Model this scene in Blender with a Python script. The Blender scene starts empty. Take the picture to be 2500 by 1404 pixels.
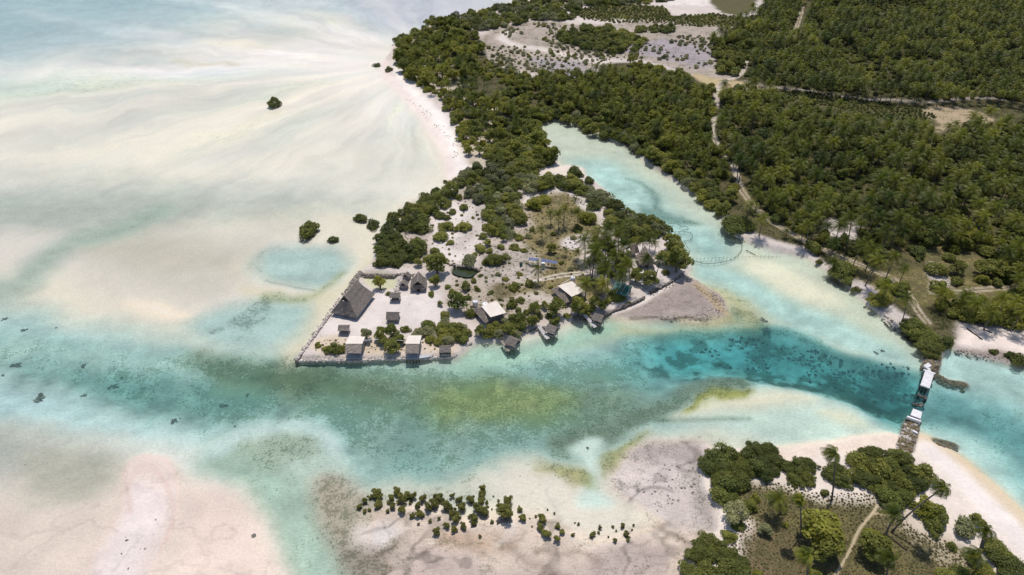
import bpy, bmesh, math, random
import numpy as np
from mathutils import Vector, Matrix

# ------------------------------------------------------------------ camera, sky, sun, exposure
H = 100.0                      # camera height above the lagoon (m)
PITCH = math.radians(37.0)     # below the horizon
FPX = 1671.0                   # focal length in photo pixels (2500 wide)
SP, CP = math.sin(PITCH), math.cos(PITCH)
scene = bpy.context.scene
col = scene.collection
cam_d = bpy.data.cameras.new('camera'); cam = bpy.data.objects.new('camera', cam_d); col.objects.link(cam)
cam_d.sensor_width = 36.0; cam_d.lens = 36.0 * FPX / 2500.0
cam_d.clip_start = 1.0; cam_d.clip_end = 20000.0
cam.location = (0, 0, H); cam.rotation_euler = (math.pi / 2 - PITCH, 0, 0)
scene.camera = cam

SUN_EL, SUN_AZ = math.radians(72), math.radians(6)
world = bpy.data.worlds.new('World'); scene.world = world; world.use_nodes = True
wn = world.node_tree; wn.nodes.clear()
sky = wn.nodes.new('ShaderNodeTexSky'); sky.sky_type = 'NISHITA'; sky.sun_disc = False
sky.sun_elevation = SUN_EL; sky.sun_rotation = SUN_AZ
bg = wn.nodes.new('ShaderNodeBackground'); bg.inputs[1].default_value = 0.12
wo = wn.nodes.new('ShaderNodeOutputWorld')
wn.links.new(sky.outputs[0], bg.inputs[0]); wn.links.new(bg.outputs[0], wo.inputs[0])
sd = bpy.data.lights.new('sun', 'SUN'); sd.energy = 3.7; sd.angle = math.radians(0.53); sd.color = (1.0, 0.945, 0.862)
sun = bpy.data.objects.new('sun', sd); col.objects.link(sun)
SV = Vector((math.sin(SUN_AZ) * math.cos(SUN_EL), math.cos(SUN_AZ) * math.cos(SUN_EL), math.sin(SUN_EL)))
sun.rotation_euler = SV.to_track_quat('Z', 'Y').to_euler()
vs = scene.view_settings
vs.view_transform = 'Standard'; vs.look = 'None'; vs.exposure = 0.0; vs.gamma = 1.0; vs.use_curve_mapping = False
scene.cycles.transparent_max_bounces = 12; scene.cycles.max_bounces = 4; scene.cycles.diffuse_bounces = 2; scene.cycles.glossy_bounces = 2; scene.cycles.transmission_bounces = 2
scene.cycles.sample_clamp_indirect = 4.0

# ------------------------------------------------------------------ helpers: survey points on the ground, fields
rnd = random.Random(7)
RNG = np.random.default_rng(7)

def P(x, y, z=0.0):
    dx = (x - 1250.0) / FPX; dy = (702.0 - y) / FPX
    d = (dx, CP + dy * SP, -SP + dy * CP)
    t = (z - H) / d[2]
    return (d[0] * t, d[1] * t)

def mpp(Y, z=0.0):             # metres per photo pixel at ground distance Y
    return (Y * CP + (H - z) * SP) / FPX

def project(X, Y, Z):
    t = Y * CP + (H - Z) * SP
    return 1250.0 + X / t * FPX, 702.0 - (Y * SP - (H - Z) * CP) / t * FPX

def lin(c):
    c = np.asarray(c, float) / 255.0
    return np.where(c <= 0.04045, c / 12.92, ((c + 0.055) / 1.055) ** 2.4)

def S(r, g, b, k=1.32):        # seen colour -> surface albedo
    return np.minimum(lin((r, g, b)) / k, 0.86)

def hash2(ix, iy, seed):
    h = (ix.astype(np.int64) * 374761393 + iy.astype(np.int64) * 668265263 + seed * 2147483647) & 0x7fffffff
    h = ((h ^ (h >> 13)) * 1274126177) & 0x7fffffff
    h = h ^ (h >> 16)
    return (h & 0xffff) / 65535.0

def vnoise(x, y, seed=0):
    ix = np.floor(x); iy = np.floor(y); fx = x - ix; fy = y - iy
    fx = fx * fx * (3 - 2 * fx); fy = fy * fy * (3 - 2 * fy)
    a = hash2(ix, iy, seed); b = hash2(ix + 1, iy, seed); c = hash2(ix, iy + 1, seed); d = hash2(ix + 1, iy + 1, seed)
    return (a * (1 - fx) + b * fx) * (1 - fy) + (c * (1 - fx) + d * fx) * fy

def fbm(x, y, s, octv=4, seed=0):
    o = np.zeros_like(x); a = 0.5; f = 1.0 / s; n = 0
    for k in range(octv):
        o += a * vnoise(x * f + 17.3 * k, y * f - 9.1 * k, seed + k); n += a; a *= 0.5; f *= 2.03
    return o / n

def sstep(e0, e1, v):
    t = np.clip((v - e0) / (e1 - e0), 0, 1)
    return t * t * (3 - 2 * t)

def smooth_poly(pts, closed=True, n=4):
    p = np.asarray(pts, float); m = len(p); out = []
    for i in range(m if closed else m - 1):
        if closed:
            p0, p1, p2, p3 = p[(i - 1) % m], p[i], p[(i + 1) % m], p[(i + 2) % m]
        else:
            p0, p1, p2, p3 = p[max(i - 1, 0)], p[i], p[i + 1], p[min(i + 2, m - 1)]
        for k in range(n):
            t = k / n
            out.append(0.5 * ((2 * p1) + (-p0 + p2) * t + (2 * p0 - 5 * p1 + 4 * p2 - p3) * t * t + (-p0 + 3 * p1 - 3 * p2 + p3) * t ** 3))
    if not closed: out.append(p[-1])
    return np.asarray(out)

def W(pts, z=0.0):
    return np.array([P(x, y, z) for x, y in pts])

def sdf(px, py, poly):          # >0 inside
    d2 = np.full(px.shape, 1e18); ins = np.zeros(px.shape, bool); m = len(poly)
    for i in range(m):
        ax, ay = poly[i]; bx, by = poly[(i + 1) % m]
        ex, ey = bx - ax, by - ay
        L = ex * ex + ey * ey + 1e-12
        t = np.clip(((px - ax) * ex + (py - ay) * ey) / L, 0, 1)
        dx = px - ax - t * ex; dy = py - ay - t * ey
        d2 = np.minimum(d2, dx * dx + dy * dy)
        c = ((ay > py) != (by > py)) & (px < (bx - ax) * (py - ay) / (by - ay + 1e-30) + ax)
        ins ^= c
    d = np.sqrt(d2)
    return np.where(ins, d, -d)

def ldist(px, py, line):
    d2 = np.full(px.shape, 1e18)
    for i in range(len(line) - 1):
        ax, ay = line[i]; bx, by = line[i + 1]
        ex, ey = bx - ax, by - ay
        t = np.clip(((px - ax) * ex + (py - ay) * ey) / (ex * ex + ey * ey + 1e-12), 0, 1)
        d2 = np.minimum(d2, (px - ax - t * ex) ** 2 + (py - ay - t * ey) ** 2)
    return np.sqrt(d2)

def inpoly(x, y, poly):
    return sdf(np.atleast_1d(np.asarray(x, float)), np.atleast_1d(np.asarray(y, float)), poly) > 0

# ------------------------------------------------------------------ terrain grid
ys = np.arange(1448, -28, -3.2)
rowY = np.array([P(1250, y)[1] for y in ys])
rowY = np.concatenate([np.linspace(-55, rowY[0], 14)[:-1], rowY, np.geomspace(rowY[-1] + 6, 6000, 26)])
xs = np.arange(-64, 2566, 3.2)
left = -64 - np.geomspace(8, 9000, 16)[::-1]; right = 2562 + np.geomspace(8, 9000, 16)
xs = np.concatenate([left, xs, right])
U = (xs - 1250.0) / FPX
TR = rowY * CP + H * SP
GX = (U[None, :] * TR[:, None]); GY = np.repeat(rowY[:, None], len(xs), 1)
NR, NC = GX.shape
X = GX.ravel(); Y = GY.ravel(); N = X.size
fz = np.full(N, -0.10); ftint = np.tile(S(232, 223, 203), (N, 1))
fgrass = np.zeros(N); fdark = np.zeros(N); frub = np.zeros(N)
w1x = fbm(X, Y, 14, 3, 11) - .5; w1y = fbm(X, Y, 14, 3, 12) - .5
w2x = fbm(X, Y, 3.2, 3, 13) - .5; w2y = fbm(X, Y, 3.2, 3, 14) - .5

def apply(idx, m, z=None, c=None, grass=None, dark=None, rub=None, dz=None):
    if z is not None: fz[idx] += (z - fz[idx]) * m
    if dz is not None: fz[idx] += dz * m
    if c is not None: ftint[idx] += (np.asarray(c)[None, :] - ftint[idx]) * m[:, None]
    if grass is not None: fgrass[idx] += (grass - fgrass[idx]) * m
    if dark is not None: fdark[idx] += (dark - fdark[idx]) * m
    if rub is not None: frub[idx] += (rub - frub[idx]) * m

def paint(pts, soft=2.0, a=1.0, warp=2.0, zp=0.0, smooth=True, world=False, **kw):
    poly = np.asarray(pts, float) if world else W(pts, zp)
    if smooth: poly = smooth_poly(poly)
    pad = soft + warp * 1.5
    lo = poly.min(0) - pad; hi = poly.max(0) + pad
    idx = np.nonzero((X > lo[0]) & (X < hi[0]) & (Y > lo[1]) & (Y < hi[1]))[0]
    if idx.size == 0: return
    qx = X[idx] + warp * (1.6 * w1x[idx] + .5 * w2x[idx]); qy = Y[idx] + warp * (1.6 * w1y[idx] + .5 * w2y[idx])
    d = sdf(qx, qy, poly)
    m = sstep(-soft / 2, soft / 2, d) * a
    k = m > 1e-4
    apply(idx[k], m[k], **kw)

def stroke(pts, width, soft=1.0, a=1.0, warp=0.5, zp=0.0, offset=0.0, **kw):
    line = smooth_poly(W(pts, zp), False)
    if offset:
        t = np.gradient(line, axis=0); t /= np.linalg.norm(t, axis=1)[:, None] + 1e-9
        line = line + offset * np.stack([t[:, 1], -t[:, 0]], 1)
    pad = width + soft + warp * 1.5
    lo = line.min(0) - pad; hi = line.max(0) + pad
    idx = np.nonzero((X > lo[0]) & (X < hi[0]) & (Y > lo[1]) & (Y < hi[1]))[0]
    qx = X[idx] + warp * (1.6 * w1x[idx] + .5 * w2x[idx]); qy = Y[idx] + warp * (1.6 * w1y[idx] + .5 * w2y[idx])
    d = width / 2 - ldist(qx, qy, line)
    m = sstep(-soft / 2, soft / 2, d) * a
    k = m > 1e-4
    apply(idx[k], m[k], **kw)
# ------------------------------------------------------------------ the lagoon floor
SAND = S(240, 230, 214); WSAND = S(250, 243, 234); PINK = S(226, 212, 200); PINKW = S(244, 231, 226)
TAN = S(224, 212, 184); GREYS = S(206, 202, 190); GREYFLAT = S(196, 186, 176); MAUVE = S(176, 163, 158)
OLIVE = S(150, 152, 112); ALGAE = S(150, 152, 30); SEAG = S(110, 118, 92); AQS = S(226, 228, 220)
# upper left flats
BL = S(206, 214, 214)
paint([(-900, -200), (1500, -200), (1180, 0), (800, 40), (480, 95), (200, 150), (-900, 175)], 110, z=-0.26, warp=18, c=S(222, 222, 218))
paint([(-900, -200), (760, -200), (480, -10), (300, 60), (120, 120), (-900, 140)], 110, z=-0.52, warp=20, c=S(204, 210, 210))
paint([(820, -20), (1200, -40), (1240, 20), (1040, 66), (940, 78)], 26, z=-0.2, warp=6, c=S(216, 210, 212))
paint([(-300, 180), (100, 172), (400, 150), (640, 120), (800, 80), (900, 80), (970, 110), (1000, 200), (1060, 300), (900, 300), (800, 220), (640, 200), (300, 205), (-300, 215)], 44, z=-0.03, warp=10, c=S(250, 245, 240), a=.7)
paint([(60, 186), (300, 172), (500, 162), (640, 150), (520, 184), (300, 195), (100, 195)], 16, z=0.0, warp=5, c=S(246, 242, 238), a=.6)
for ln, wd, cc, zz, a_ in (([(430, -5), (640, 35), (800, 66), (960, 98)], 11, S(246, 242, 240), -.08, .5), ([(760, 0), (900, 40), (1000, 76)], 10, S(244, 240, 238), -.1, .5), ([(60, 30), (240, 62), (420, 96), (560, 130)], 12, S(232, 233, 230), -.18, .4), ([(600, 80), (760, 104), (960, 118)], 7, S(222, 214, 206), -.16, .4),
                        ([(420, 146), (470, 158), (560, 154)], 4, S(224, 212, 176), -.12, .6), ([(320, 246), (440, 240), (640, 228), (780, 212)], 7, S(232, 222, 206), -.1, .5), ([(100, 332), (260, 312), (400, 288)], 7, S(212, 210, 202), -.18, .45), ([(500, 390), (700, 352), (900, 332)], 11, S(206, 203, 196), -.2, .6), ([(560, 460), (760, 430), (1000, 400)], 12, S(208, 205, 198), -.2, .5), ([(600, 492), (800, 470), (980, 455)], 9, S(240, 236, 228), -.1, .5), ([(0, 490), (200, 480), (420, 470), (560, 455)], 16, S(178, 182, 176), -.28, .5), ([(0, 540), (180, 530), (420, 530), (640, 520)], 14, S(180, 178, 168), -.26, .5)):
    stroke(ln, wd, wd * 1.3, a=a_ * .85, c=cc, z=zz, warp=5)
paint([(-600, 215), (300, 210), (800, 205), (1000, 230), (1070, 330), (1090, 440), (950, 500), (700, 480), (300, 470), (-600, 520)], 40, z=-0.13, warp=10, c=S(236, 230, 218), a=.6)
paint([(-600, 470), (200, 450), (480, 470), (900, 480), (780, 520), (500, 545), (200, 585), (-600, 640)], 30, z=-0.3, warp=12, c=S(190, 190, 180), a=.7)
paint([(-600, 560), (250, 570), (500, 560), (850, 590), (640, 620), (640, 690), (720, 720), (480, 770), (300, 740), (120, 690), (-600, 660)], 20, z=-0.12, warp=8, c=S(222, 214, 202))
paint([(200, 590), (420, 580), (600, 620), (580, 660), (440, 680), (280, 650)], 22, z=-0.16, warp=8, c=S(190, 182, 162), a=.7)
stroke([(360, 528), (290, 560), (180, 590), (110, 640), (40, 700), (-200, 740)], 10, 10, z=-0.42, c=S(190, 194, 178), warp=4, a=.8)
stroke([(360, 526), (340, 540), (300, 560)], 1.4, 1.8, dark=.3, warp=1.5, a=.7)
# main channel
paint([(-900, 700), (0, 745), (150, 775), (300, 800), (450, 830), (600, 862), (720, 884), (900, 893), (1100, 885), (1250, 862), (1400, 822), (1550, 792), (1700, 786),
       (1850, 780), (1960, 800), (2060, 850), (2240, 880), (2260, 1010), (2120, 1090), (1960, 1098), (1800, 1068), (1650, 1064), (1500, 1105), (1400, 1150), (1250, 1165), (1100, 1180), (950, 1190),
       (830, 1180), (760, 1160), (640, 1140), (560, 1110), (420, 1080), (280, 1050), (150, 1040), (0, 1035), (-900, 1030)], 14, z=-0.7, warp=4, c=S(220,222,216))
paint([(-900, 780), (0, 830), (150, 850), (300, 860), (450, 880), (600, 900), (760, 905), (950, 915), (1200, 900), (1400, 865), (1560, 840), (1620, 900), (1640, 960), (1560, 1040),
       (1400, 1090), (1200, 1120), (1000, 1130), (860, 1110), (780, 1060), (640, 1040), (560, 1050), (450, 1035), (300, 985), (150, 940), (0, 920), (-900, 900)], 14, z=-1.25, warp=6, c=S(206, 208, 194), dark=.5)
paint([(420, 870), (600, 892), (760, 900), (950, 910), (1150, 905), (1300, 930), (1450, 930), (1560, 960), (1480, 1030), (1300, 1040), (1100, 1030), (900, 1010), (760, 990), (600, 950)], 9, a=.85, warp=4, c=S(192, 188, 156), dark=.6, z=-1.05)
paint([(1060, 950), (1200, 935), (1330, 940), (1400, 960), (1360, 1010), (1240, 1035), (1120, 1030), (1050, 1000)], 9, a=.8, warp=4, c=S(198, 188, 116), z=-0.8, dark=.5)
paint([(640, 905), (740, 900), (900, 920), (960, 950), (820, 960), (700, 940)], 8, a=.7, warp=3, c=S(168, 160, 120), dark=.66, z=-1.0)
paint([(800, 980), (1000, 1020), (1200, 1050), (1350, 1055), (1500, 1030), (1440, 1085), (1250, 1110), (1050, 1115), (900, 1080)], 9, a=.8, warp=4, c=S(204, 204, 190), z=-0.95, dark=.52)
paint([(60, 900), (250, 905), (450, 920), (600, 960), (700, 1000), (640, 1030), (480, 1015), (330, 980), (150, 930)], 8, a=.75, warp=3, c=S(196, 202, 190), z=-1.4, dark=.5)
stroke([(480, 862), (560, 890), (660, 905), (780, 912)], 6, 5, a=.6, c=S(150, 148, 112), dark=.55, warp=3)
paint([(-900, 790), (0, 820), (200, 850), (420, 880), (480, 905), (300, 900), (100, 890), (-900, 880)], 9, a=.9, z=-0.8, c=S(214,216,206), dark=.15, warp=3)
paint([(-900, 925), (0, 945), (150, 972), (300, 1018), (430, 1055), (560, 1085), (560, 1130), (350, 1095), (200, 1068), (0, 1045), (-900, 1020)], 12, z=-0.75, c=S(230, 233, 232), dark=0, warp=3)
paint([(-900, 1050), (0, 1052), (180, 1070), (300, 1100), (320, 1150), (280, 1190), (100, 1200), (-900, 1210)], 14, z=-0.34, c=S(200, 193, 184), dark=.1, warp=5)
paint([(-900, 1180), (0, 1180), (160, 1175), (300, 1165), (420, 1120), (520, 1120), (620, 1160), (690, 1250), (740, 1404), (760, 1600), (-900, 1600)], 16, z=-0.07, c=PINK, dark=0, warp=4)
paint([(180, 1090), (300, 1075), (430, 1085), (560, 1115), (640, 1170), (560, 1190), (450, 1130), (320, 1110)], 7, z=-0.34, c=S(236, 229, 220), warp=2)
paint([(60, 1110), (250, 1105), (300, 1140), (290, 1200), (180, 1240), (60, 1180)], 7, z=-0.3, c=S(200, 190, 174), warp=4, a=.8)
stroke([(560, 1105), (640, 1150), (700, 1200), (740, 1260), (775, 1330), (830, 1430)], 9.5, 6, z=-0.7, c=S(212, 212, 194), dark=.1, warp=1.5)
# sand spit bottom left
paint([(305, 1165), (330, 1125), (370, 1112), (420, 1125), (440, 1175), (435, 1260), (400, 1340), (360, 1420), (330, 1500), (160, 1500), (215, 1400), (265, 1310), (305, 1240)], 2.6, z=0.05, c=S(232, 214, 203), dark=0, warp=1.4)
paint([(320, 1215), (345, 1180), (370, 1195), (405, 1215), (412, 1270), (385, 1330), (345, 1400), (310, 1480), (200, 1480), (240, 1390), (285, 1310), (310, 1260)], 4, z=0.14, c=S(238, 224, 218), warp=2.0)
for off in (0, 9, 17):
    stroke([(325 - off * .6, 1260), (318 - off * .5, 1215), (330 - off * .2, 1175 - off * .7), (365, 1150 - off), (408 + off * .4, 1180 - off * .4), (425 + off * .3, 1250), (408 + off * .6, 1330)], .5, .9, c=S(222, 196, 184), a=.35, warp=1.6)
paint([(470, 1220), (560, 1200), (640, 1270), (680, 1404), (690, 1500), (420, 1500), (450, 1340)], 8, z=-0.04, c=S(229, 213, 202), warp=2)
# white rim plume
paint([(560, 1075), (600, 1050), (700, 1040), (765, 1055), (800, 1090), (820, 1130), (760, 1160), (660, 1150), (590, 1110)], 5, z=-0.5, c=S(204, 204, 184), dark=.45, warp=2)
stroke([(540, 1080), (580, 1058), (620, 1050), (660, 1046), (700, 1040), (750, 1045), (785, 1072), (812, 1108)], 4.6, 5.0, z=-0.5, c=S(232, 234, 230), dark=0, warp=5, a=.8)
paint([(690, 1120), (830, 1110), (860, 1150), (790, 1170), (720, 1160)], 4, z=-0.5, c=S(226, 226, 214), dark=.1, warp=2, a=.8)
# deep teal trough and reef
paint([(1540, 870), (1600, 815), (1700, 796), (1800, 790), (1900, 796), (1990, 825), (2080, 862), (2160, 880), (2240, 884), (2262, 930), (2245, 1010), (2190, 1025), (2130, 992), (2060, 965), (1960, 940),
       (1850, 922), (1750, 915), (1650, 915), (1580, 905)], 15, z=-2.6, warp=3, c=S(214, 222, 212), dark=.4)
paint([(1640, 850), (1720, 832), (1830, 838), (1930, 845), (2010, 870), (2090, 905), (2180, 905), (2245, 930), (2225, 985), (2140, 970), (2060, 940), (1950, 918), (1840, 905), (1720, 900), (1650, 885)], 11, z=-4.0, warp=3, c=S(206, 216, 204), dark=.72)
stroke([(1900, 835), (1980, 850), (2060, 880), (2120, 890)], 8, 6, z=-3.3, c=S(170, 176, 160), dark=.6, warp=2, a=.8)
paint([(2040, 890), (2160, 890), (2240, 925), (2235, 1000), (2160, 1000), (2080, 950)], 6, z=-3.6, warp=4, c=S(150, 156, 140), dark=.86, a=.85)
# lens of sand south of the trough
paint([(1630, 1012), (1690, 965), (1790, 942), (1900, 942), (2000, 958), (2080, 988), (2140, 1030), (2185, 1072), (2060, 1088), (1950, 1082), (1850, 1050), (1750, 1030), (1660, 1022)], 4.5, z=-0.6, c=S(236, 234, 222), dark=0, warp=1.5)
paint([(1640, 1008), (1720, 985), (1820, 960), (1930, 958), (2000, 972), (1960, 985), (1880, 996), (1800, 1010), (1700, 1014)], 5, z=-0.2, c=S(230, 221, 200), warp=2.5)
paint([(1996, 1000), (2060, 1000), (2120, 1035), (2080, 1040), (2020, 1020)], 4, z=-0.3, c=S(236, 228, 206), warp=1.5)
paint([(1678, 1000), (1696, 978), (1740, 960), (1800, 948), (1822, 962), (1788, 982), (1730, 998)], 2.5, c=S(168, 164, 52), z=-.25, dark=.45, warp=5, a=.85)
stroke([(1380, 1075), (1480, 1045), (1570, 1015), (1640, 975), (1710, 945), (1800, 930)], 5.0, 4, a=.8, c=S(156, 154, 128), dark=.6, warp=3, z=-.8)
stroke([(1620, 1018), (1720, 1022), (1830, 1020)], .9, 1.4, a=.5, c=S(120, 130, 105), dark=.6, warp=1)
# tidal flats at the bottom, cream flats
paint([(830, 1170), (950, 1170), (1100, 1160), (1250, 1140), (1400, 1120), (1500, 1090), (1640, 1062), (1800, 1080), (1900, 1105), (1800, 1140), (1720, 1120), (1600, 1130), (1560, 1180),
       (1500, 1230), (1300, 1240), (1050, 1235), (860, 1230)], 6, z=-0.2, c=S(208, 206, 190), dark=.34, warp=4)
paint([(1180, 1170), (1300, 1150), (1420, 1150), (1500, 1190), (1560, 1260), (1480, 1300), (1330, 1280), (1230, 1240)], 10, z=-0.07, c=S(226, 219, 205), dark=0.06, warp=4)
paint([(775, 1160), (820, 1150), (900, 1190), (960, 1230), (1020, 1260), (1100, 1330), (980, 1420), (960, 1480), (880, 1480), (850, 1400), (800, 1300), (770, 1220)], 5, z=-0.12, c=S(186, 176, 158), dark=.5, warp=2)
paint([(900, 1260), (1000, 1230), (1150, 1280), (1300, 1270), (1450, 1310), (1560, 1290), (1660, 1280), (1740, 1290), (1760, 1500), (900, 1500), (940, 1400)], 6, z=0.04, c=S(220, 202, 186), dark=.2, warp=3, rub=.5)
paint([(990, 1360), (1060, 1345), (1180, 1365), (1300, 1390), (1420, 1370), (1500, 1350), (1600, 1350), (1620, 1385), (1580, 1500), (980, 1500)], 3, z=0.02, c=S(202, 184, 172), dark=.22, warp=4, rub=.4)
paint([(1450, 1335), (1560, 1325), (1620, 1350), (1600, 1400), (1500, 1400), (1430, 1370)], 3, z=0.03, c=S(184, 168, 160), dark=.2, warp=3, rub=.3, a=.8)
paint([(1080, 1300), (1180, 1310), (1260, 1330), (1180, 1350), (1060, 1340)], 3, a=.7, c=S(196, 168, 142), dark=.2, warp=4)
paint([(850, 1330), (930, 1310), (970, 1350), (930, 1420), (880, 1420)], 4, a=.8, c=S(160, 148, 136), dark=.55, warp=3)
paint([(885, 1270), (940, 1270), (970, 1310), (920, 1330), (880, 1300)], 4, a=.8, c=S(222, 214, 208), dark=0, warp=3)
for ln in ([(1010, 1370), (1040, 1340), (1090, 1325), (1130, 1340), (1170, 1335)], [(1240, 1330), (1280, 1360), (1340, 1380), (1400, 1404)], [(1130, 1300), (1150, 1345), (1190, 1350)], [(975, 1300), (960, 1340), (930, 1350)], [(1320, 1350), (1400, 1340), (1450, 1360)], [(1590, 1290), (1640, 1330), (1680, 1360)]):
    stroke(ln, .8, 1.6, a=.45, c=S(140, 120, 106), dark=.4, warp=4)
stroke([(1230, 1230), (1250, 1290), (1215, 1330)], 1.2, 1.4, a=.5, c=S(230, 220, 208), dark=0, warp=1)
paint([(1480, 1140), (1540, 1095), (1640, 1072), (1720, 1085), (1760, 1120), (1740, 1200), (1760, 1290), (1680, 1300), (1600, 1270), (1540, 1230), (1490, 1190)], 4, z=0.04, c=S(220, 206, 198), dark=.28, warp=2.5, rub=.5)
paint([(1660, 1120), (1720, 1110), (1730, 1180), (1750, 1270), (1740, 1310), (1690, 1260), (1680, 1180)], 4, a=.9, c=S(182, 170, 164), dark=.35, warp=3)
stroke([(1550, 1200), (1580, 1190), (1610, 1195), (1640, 1205)], .5, .8, a=.6, c=S(110, 100, 98), dark=.5, warp=1.5)
paint([(1540, 1110), (1620, 1080), (1700, 1080), (1690, 1105), (1600, 1130)], 4, a=.8, c=S(178, 164, 158), dark=.4, warp=3)
# plume through the flat and algae
paint([(1392, 1090), (1415, 1068), (1450, 1058), (1476, 1072), (1462, 1110), (1452, 1180), (1490, 1225), (1400, 1225), (1425, 1180), (1428, 1130)], 3, z=-0.45, c=S(236, 238, 228), dark=0, warp=1)
paint([(1300, 1165), (1340, 1135), (1400, 1120), (1424, 1130), (1420, 1165), (1360, 1160)], 3, a=.85, c=S(176, 172, 116), dark=.45, warp=5)
paint([(1456, 1135), (1480, 1100), (1540, 1075), (1600, 1060), (1560, 1090), (1500, 1115)], 2.5, a=.75, c=S(164, 162, 92), dark=.45, warp=4)
# pools by the walled compound
paint([(590, 700), (720, 720), (800, 715), (850, 690), (900, 650), (890, 630), (860, 700), (800, 770), (720, 880), (690, 880), (740, 770), (640, 740)], 5, z=-0.08, c=S(222, 214, 188), warp=3)
paint([(640, 628), (668, 604), (720, 598), (790, 604), (835, 614), (850, 640), (835, 672), (800, 700), (765, 708), (700, 692), (655, 682), (632, 655)], 8, z=-0.7, c=S(212, 214, 208), dark=.06, warp=3.2, a=.9)
stroke([(650, 684), (690, 694), (740, 702), (770, 710)], .5, .9, c=S(120, 130, 115), dark=.6, a=.5, warp=1.6)
stroke([(636, 662), (634, 640), (656, 612), (700, 600)], 1.6, 2.2, dark=.5, a=.5, warp=4)
stroke([(720, 603), (790, 606), (830, 618)], .9, 1.5, dark=.45, a=.5, warp=3)
paint([(455, 795), (500, 760), (560, 742), (640, 735), (710, 738), (760, 750), (745, 800), (705, 842), (650, 862), (570, 852), (490, 822)], 8, z=-0.7, c=S(214, 218, 212), dark=.04, warp=3, a=.9)
paint([(560, 765), (620, 740), (690, 730), (660, 765), (640, 800), (590, 800), (570, 790)], 5, dark=.62, a=.9, warp=6)
stroke([(510, 805), (540, 795), (550, 790)], 2.2, 1.5, dark=.55, a=.8, warp=2.5)
stroke([(560, 835), (600, 815)], 2.2, 2, dark=.4, a=.8, warp=2.5)
stroke([(650, 725), (720, 735), (780, 720), (815, 690), (835, 660)], 2.6, 3, dark=.42, a=.7, warp=3, c=S(190, 190, 150))
paint([(300, 738), (350, 735), (430, 752), (462, 772), (400, 778), (330, 760)], 5, z=0.03, c=S(240, 229, 208), dark=0, warp=2.5, a=.85)
# inlet behind the islet and eastern shallows
paint([(1300, 310), (1345, 280), (1400, 296), (1460, 320), (1540, 355), (1640, 420), (1720, 480), (1770, 530), (1800, 580), (1900, 600), (2010, 645), (2090, 700), (2180, 780), (2260, 850), (2260, 900),
       (2160, 880), (2060, 862), (1960, 800), (1860, 790), (1790, 730), (1690, 680), (1660, 600), (1600, 550), (1500, 500), (1440, 440), (1370, 410), (1350, 370), (1320, 340)], 4, z=-0.38, c=S(224, 219, 200), warp=1.5, dark=.05)
paint([(1400, 395), (1470, 385), (1540, 420), (1600, 460), (1660, 510), (1740, 570), (1790, 610), (1730, 640), (1680, 620), (1600, 545), (1520, 500), (1450, 440)], 12, z=-0.85, c=S(226, 228, 218), warp=4)
paint([(1535, 432), (1570, 445), (1610, 470), (1645, 510), (1700, 530), (1680, 540), (1600, 525), (1570, 490), (1610, 500), (1580, 465)], 3, dark=.5, a=.7, c=S(150, 165, 150), warp=5)
paint([(1690, 640), (1760, 650), (1860, 680), (1960, 730), (2080, 790), (2200, 850), (2240, 890), (2100, 860), (1980, 810), (1880, 770), (1790, 720), (1700, 680)], 6, z=-0.75, c=S(224, 228, 218), warp=2)
paint([(1800, 625), (1900, 640), (2000, 690), (2060, 740), (1960, 740), (1880, 700)], 8, z=-0.2, c=S(236, 228, 206), warp=3, dark=.05)
paint([(1940, 690), (2020, 730), (2060, 760), (1990, 750)], 5, dark=.3, a=.7, warp=4)
paint([(1700, 690), (1780, 700), (1850, 740), (1880, 790), (1830, 800), (1790, 750)], 6, z=-0.25, c=S(206, 200, 164), dark=.38, warp=4)
paint([(1800, 760), (1860, 770), (1880, 800), (1800, 800)], 4, dark=.5, a=.6, warp=3, c=S(160, 160, 120))
paint([(1480, 785), (1640, 792), (1780, 786), (1830, 780), (1800, 800), (1650, 812), (1540, 818), (1400, 830)], 5, z=-0.45, c=S(220, 212, 180), dark=.2, warp=2)
paint([(1150, 842), (1260, 850), (1370, 815), (1480, 780), (1500, 810), (1380, 850), (1250, 890), (1120, 900)], 6, z=-0.75, c=S(214, 222, 200), dark=.12, warp=2)
# east of the bridge
paint([(2270, 880), (2330, 850), (2420, 872), (2500, 888), (2800, 960), (2800, 1560), (2560, 1340), (2500, 1268), (2400, 1180), (2290, 1085), (2250, 1040)], 3, z=-0.75, c=S(230, 233, 224), warp=1)
paint([(2270, 930), (2340, 950), (2440, 980), (2600, 1040), (2800, 1140), (2800, 1350), (2620, 1240), (2480, 1130), (2380, 1060), (2300, 1030), (2262, 1010)], 9, z=-1.5, c=S(214, 220, 212), dark=.36, warp=3)
stroke([(2265, 990), (2350, 1000), (2450, 1040), (2560, 1100)], 7, 6, z=-1.9, c=S(180, 188, 180), dark=.3, warp=2, a=.7)
stroke([(2300, 1095), (2360, 1130), (2420, 1190), (2490, 1255), (2560, 1330)], 2.4, 2.5, z=-0.6, c=S(170, 180, 160), dark=.35, warp=1, a=.75)
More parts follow.
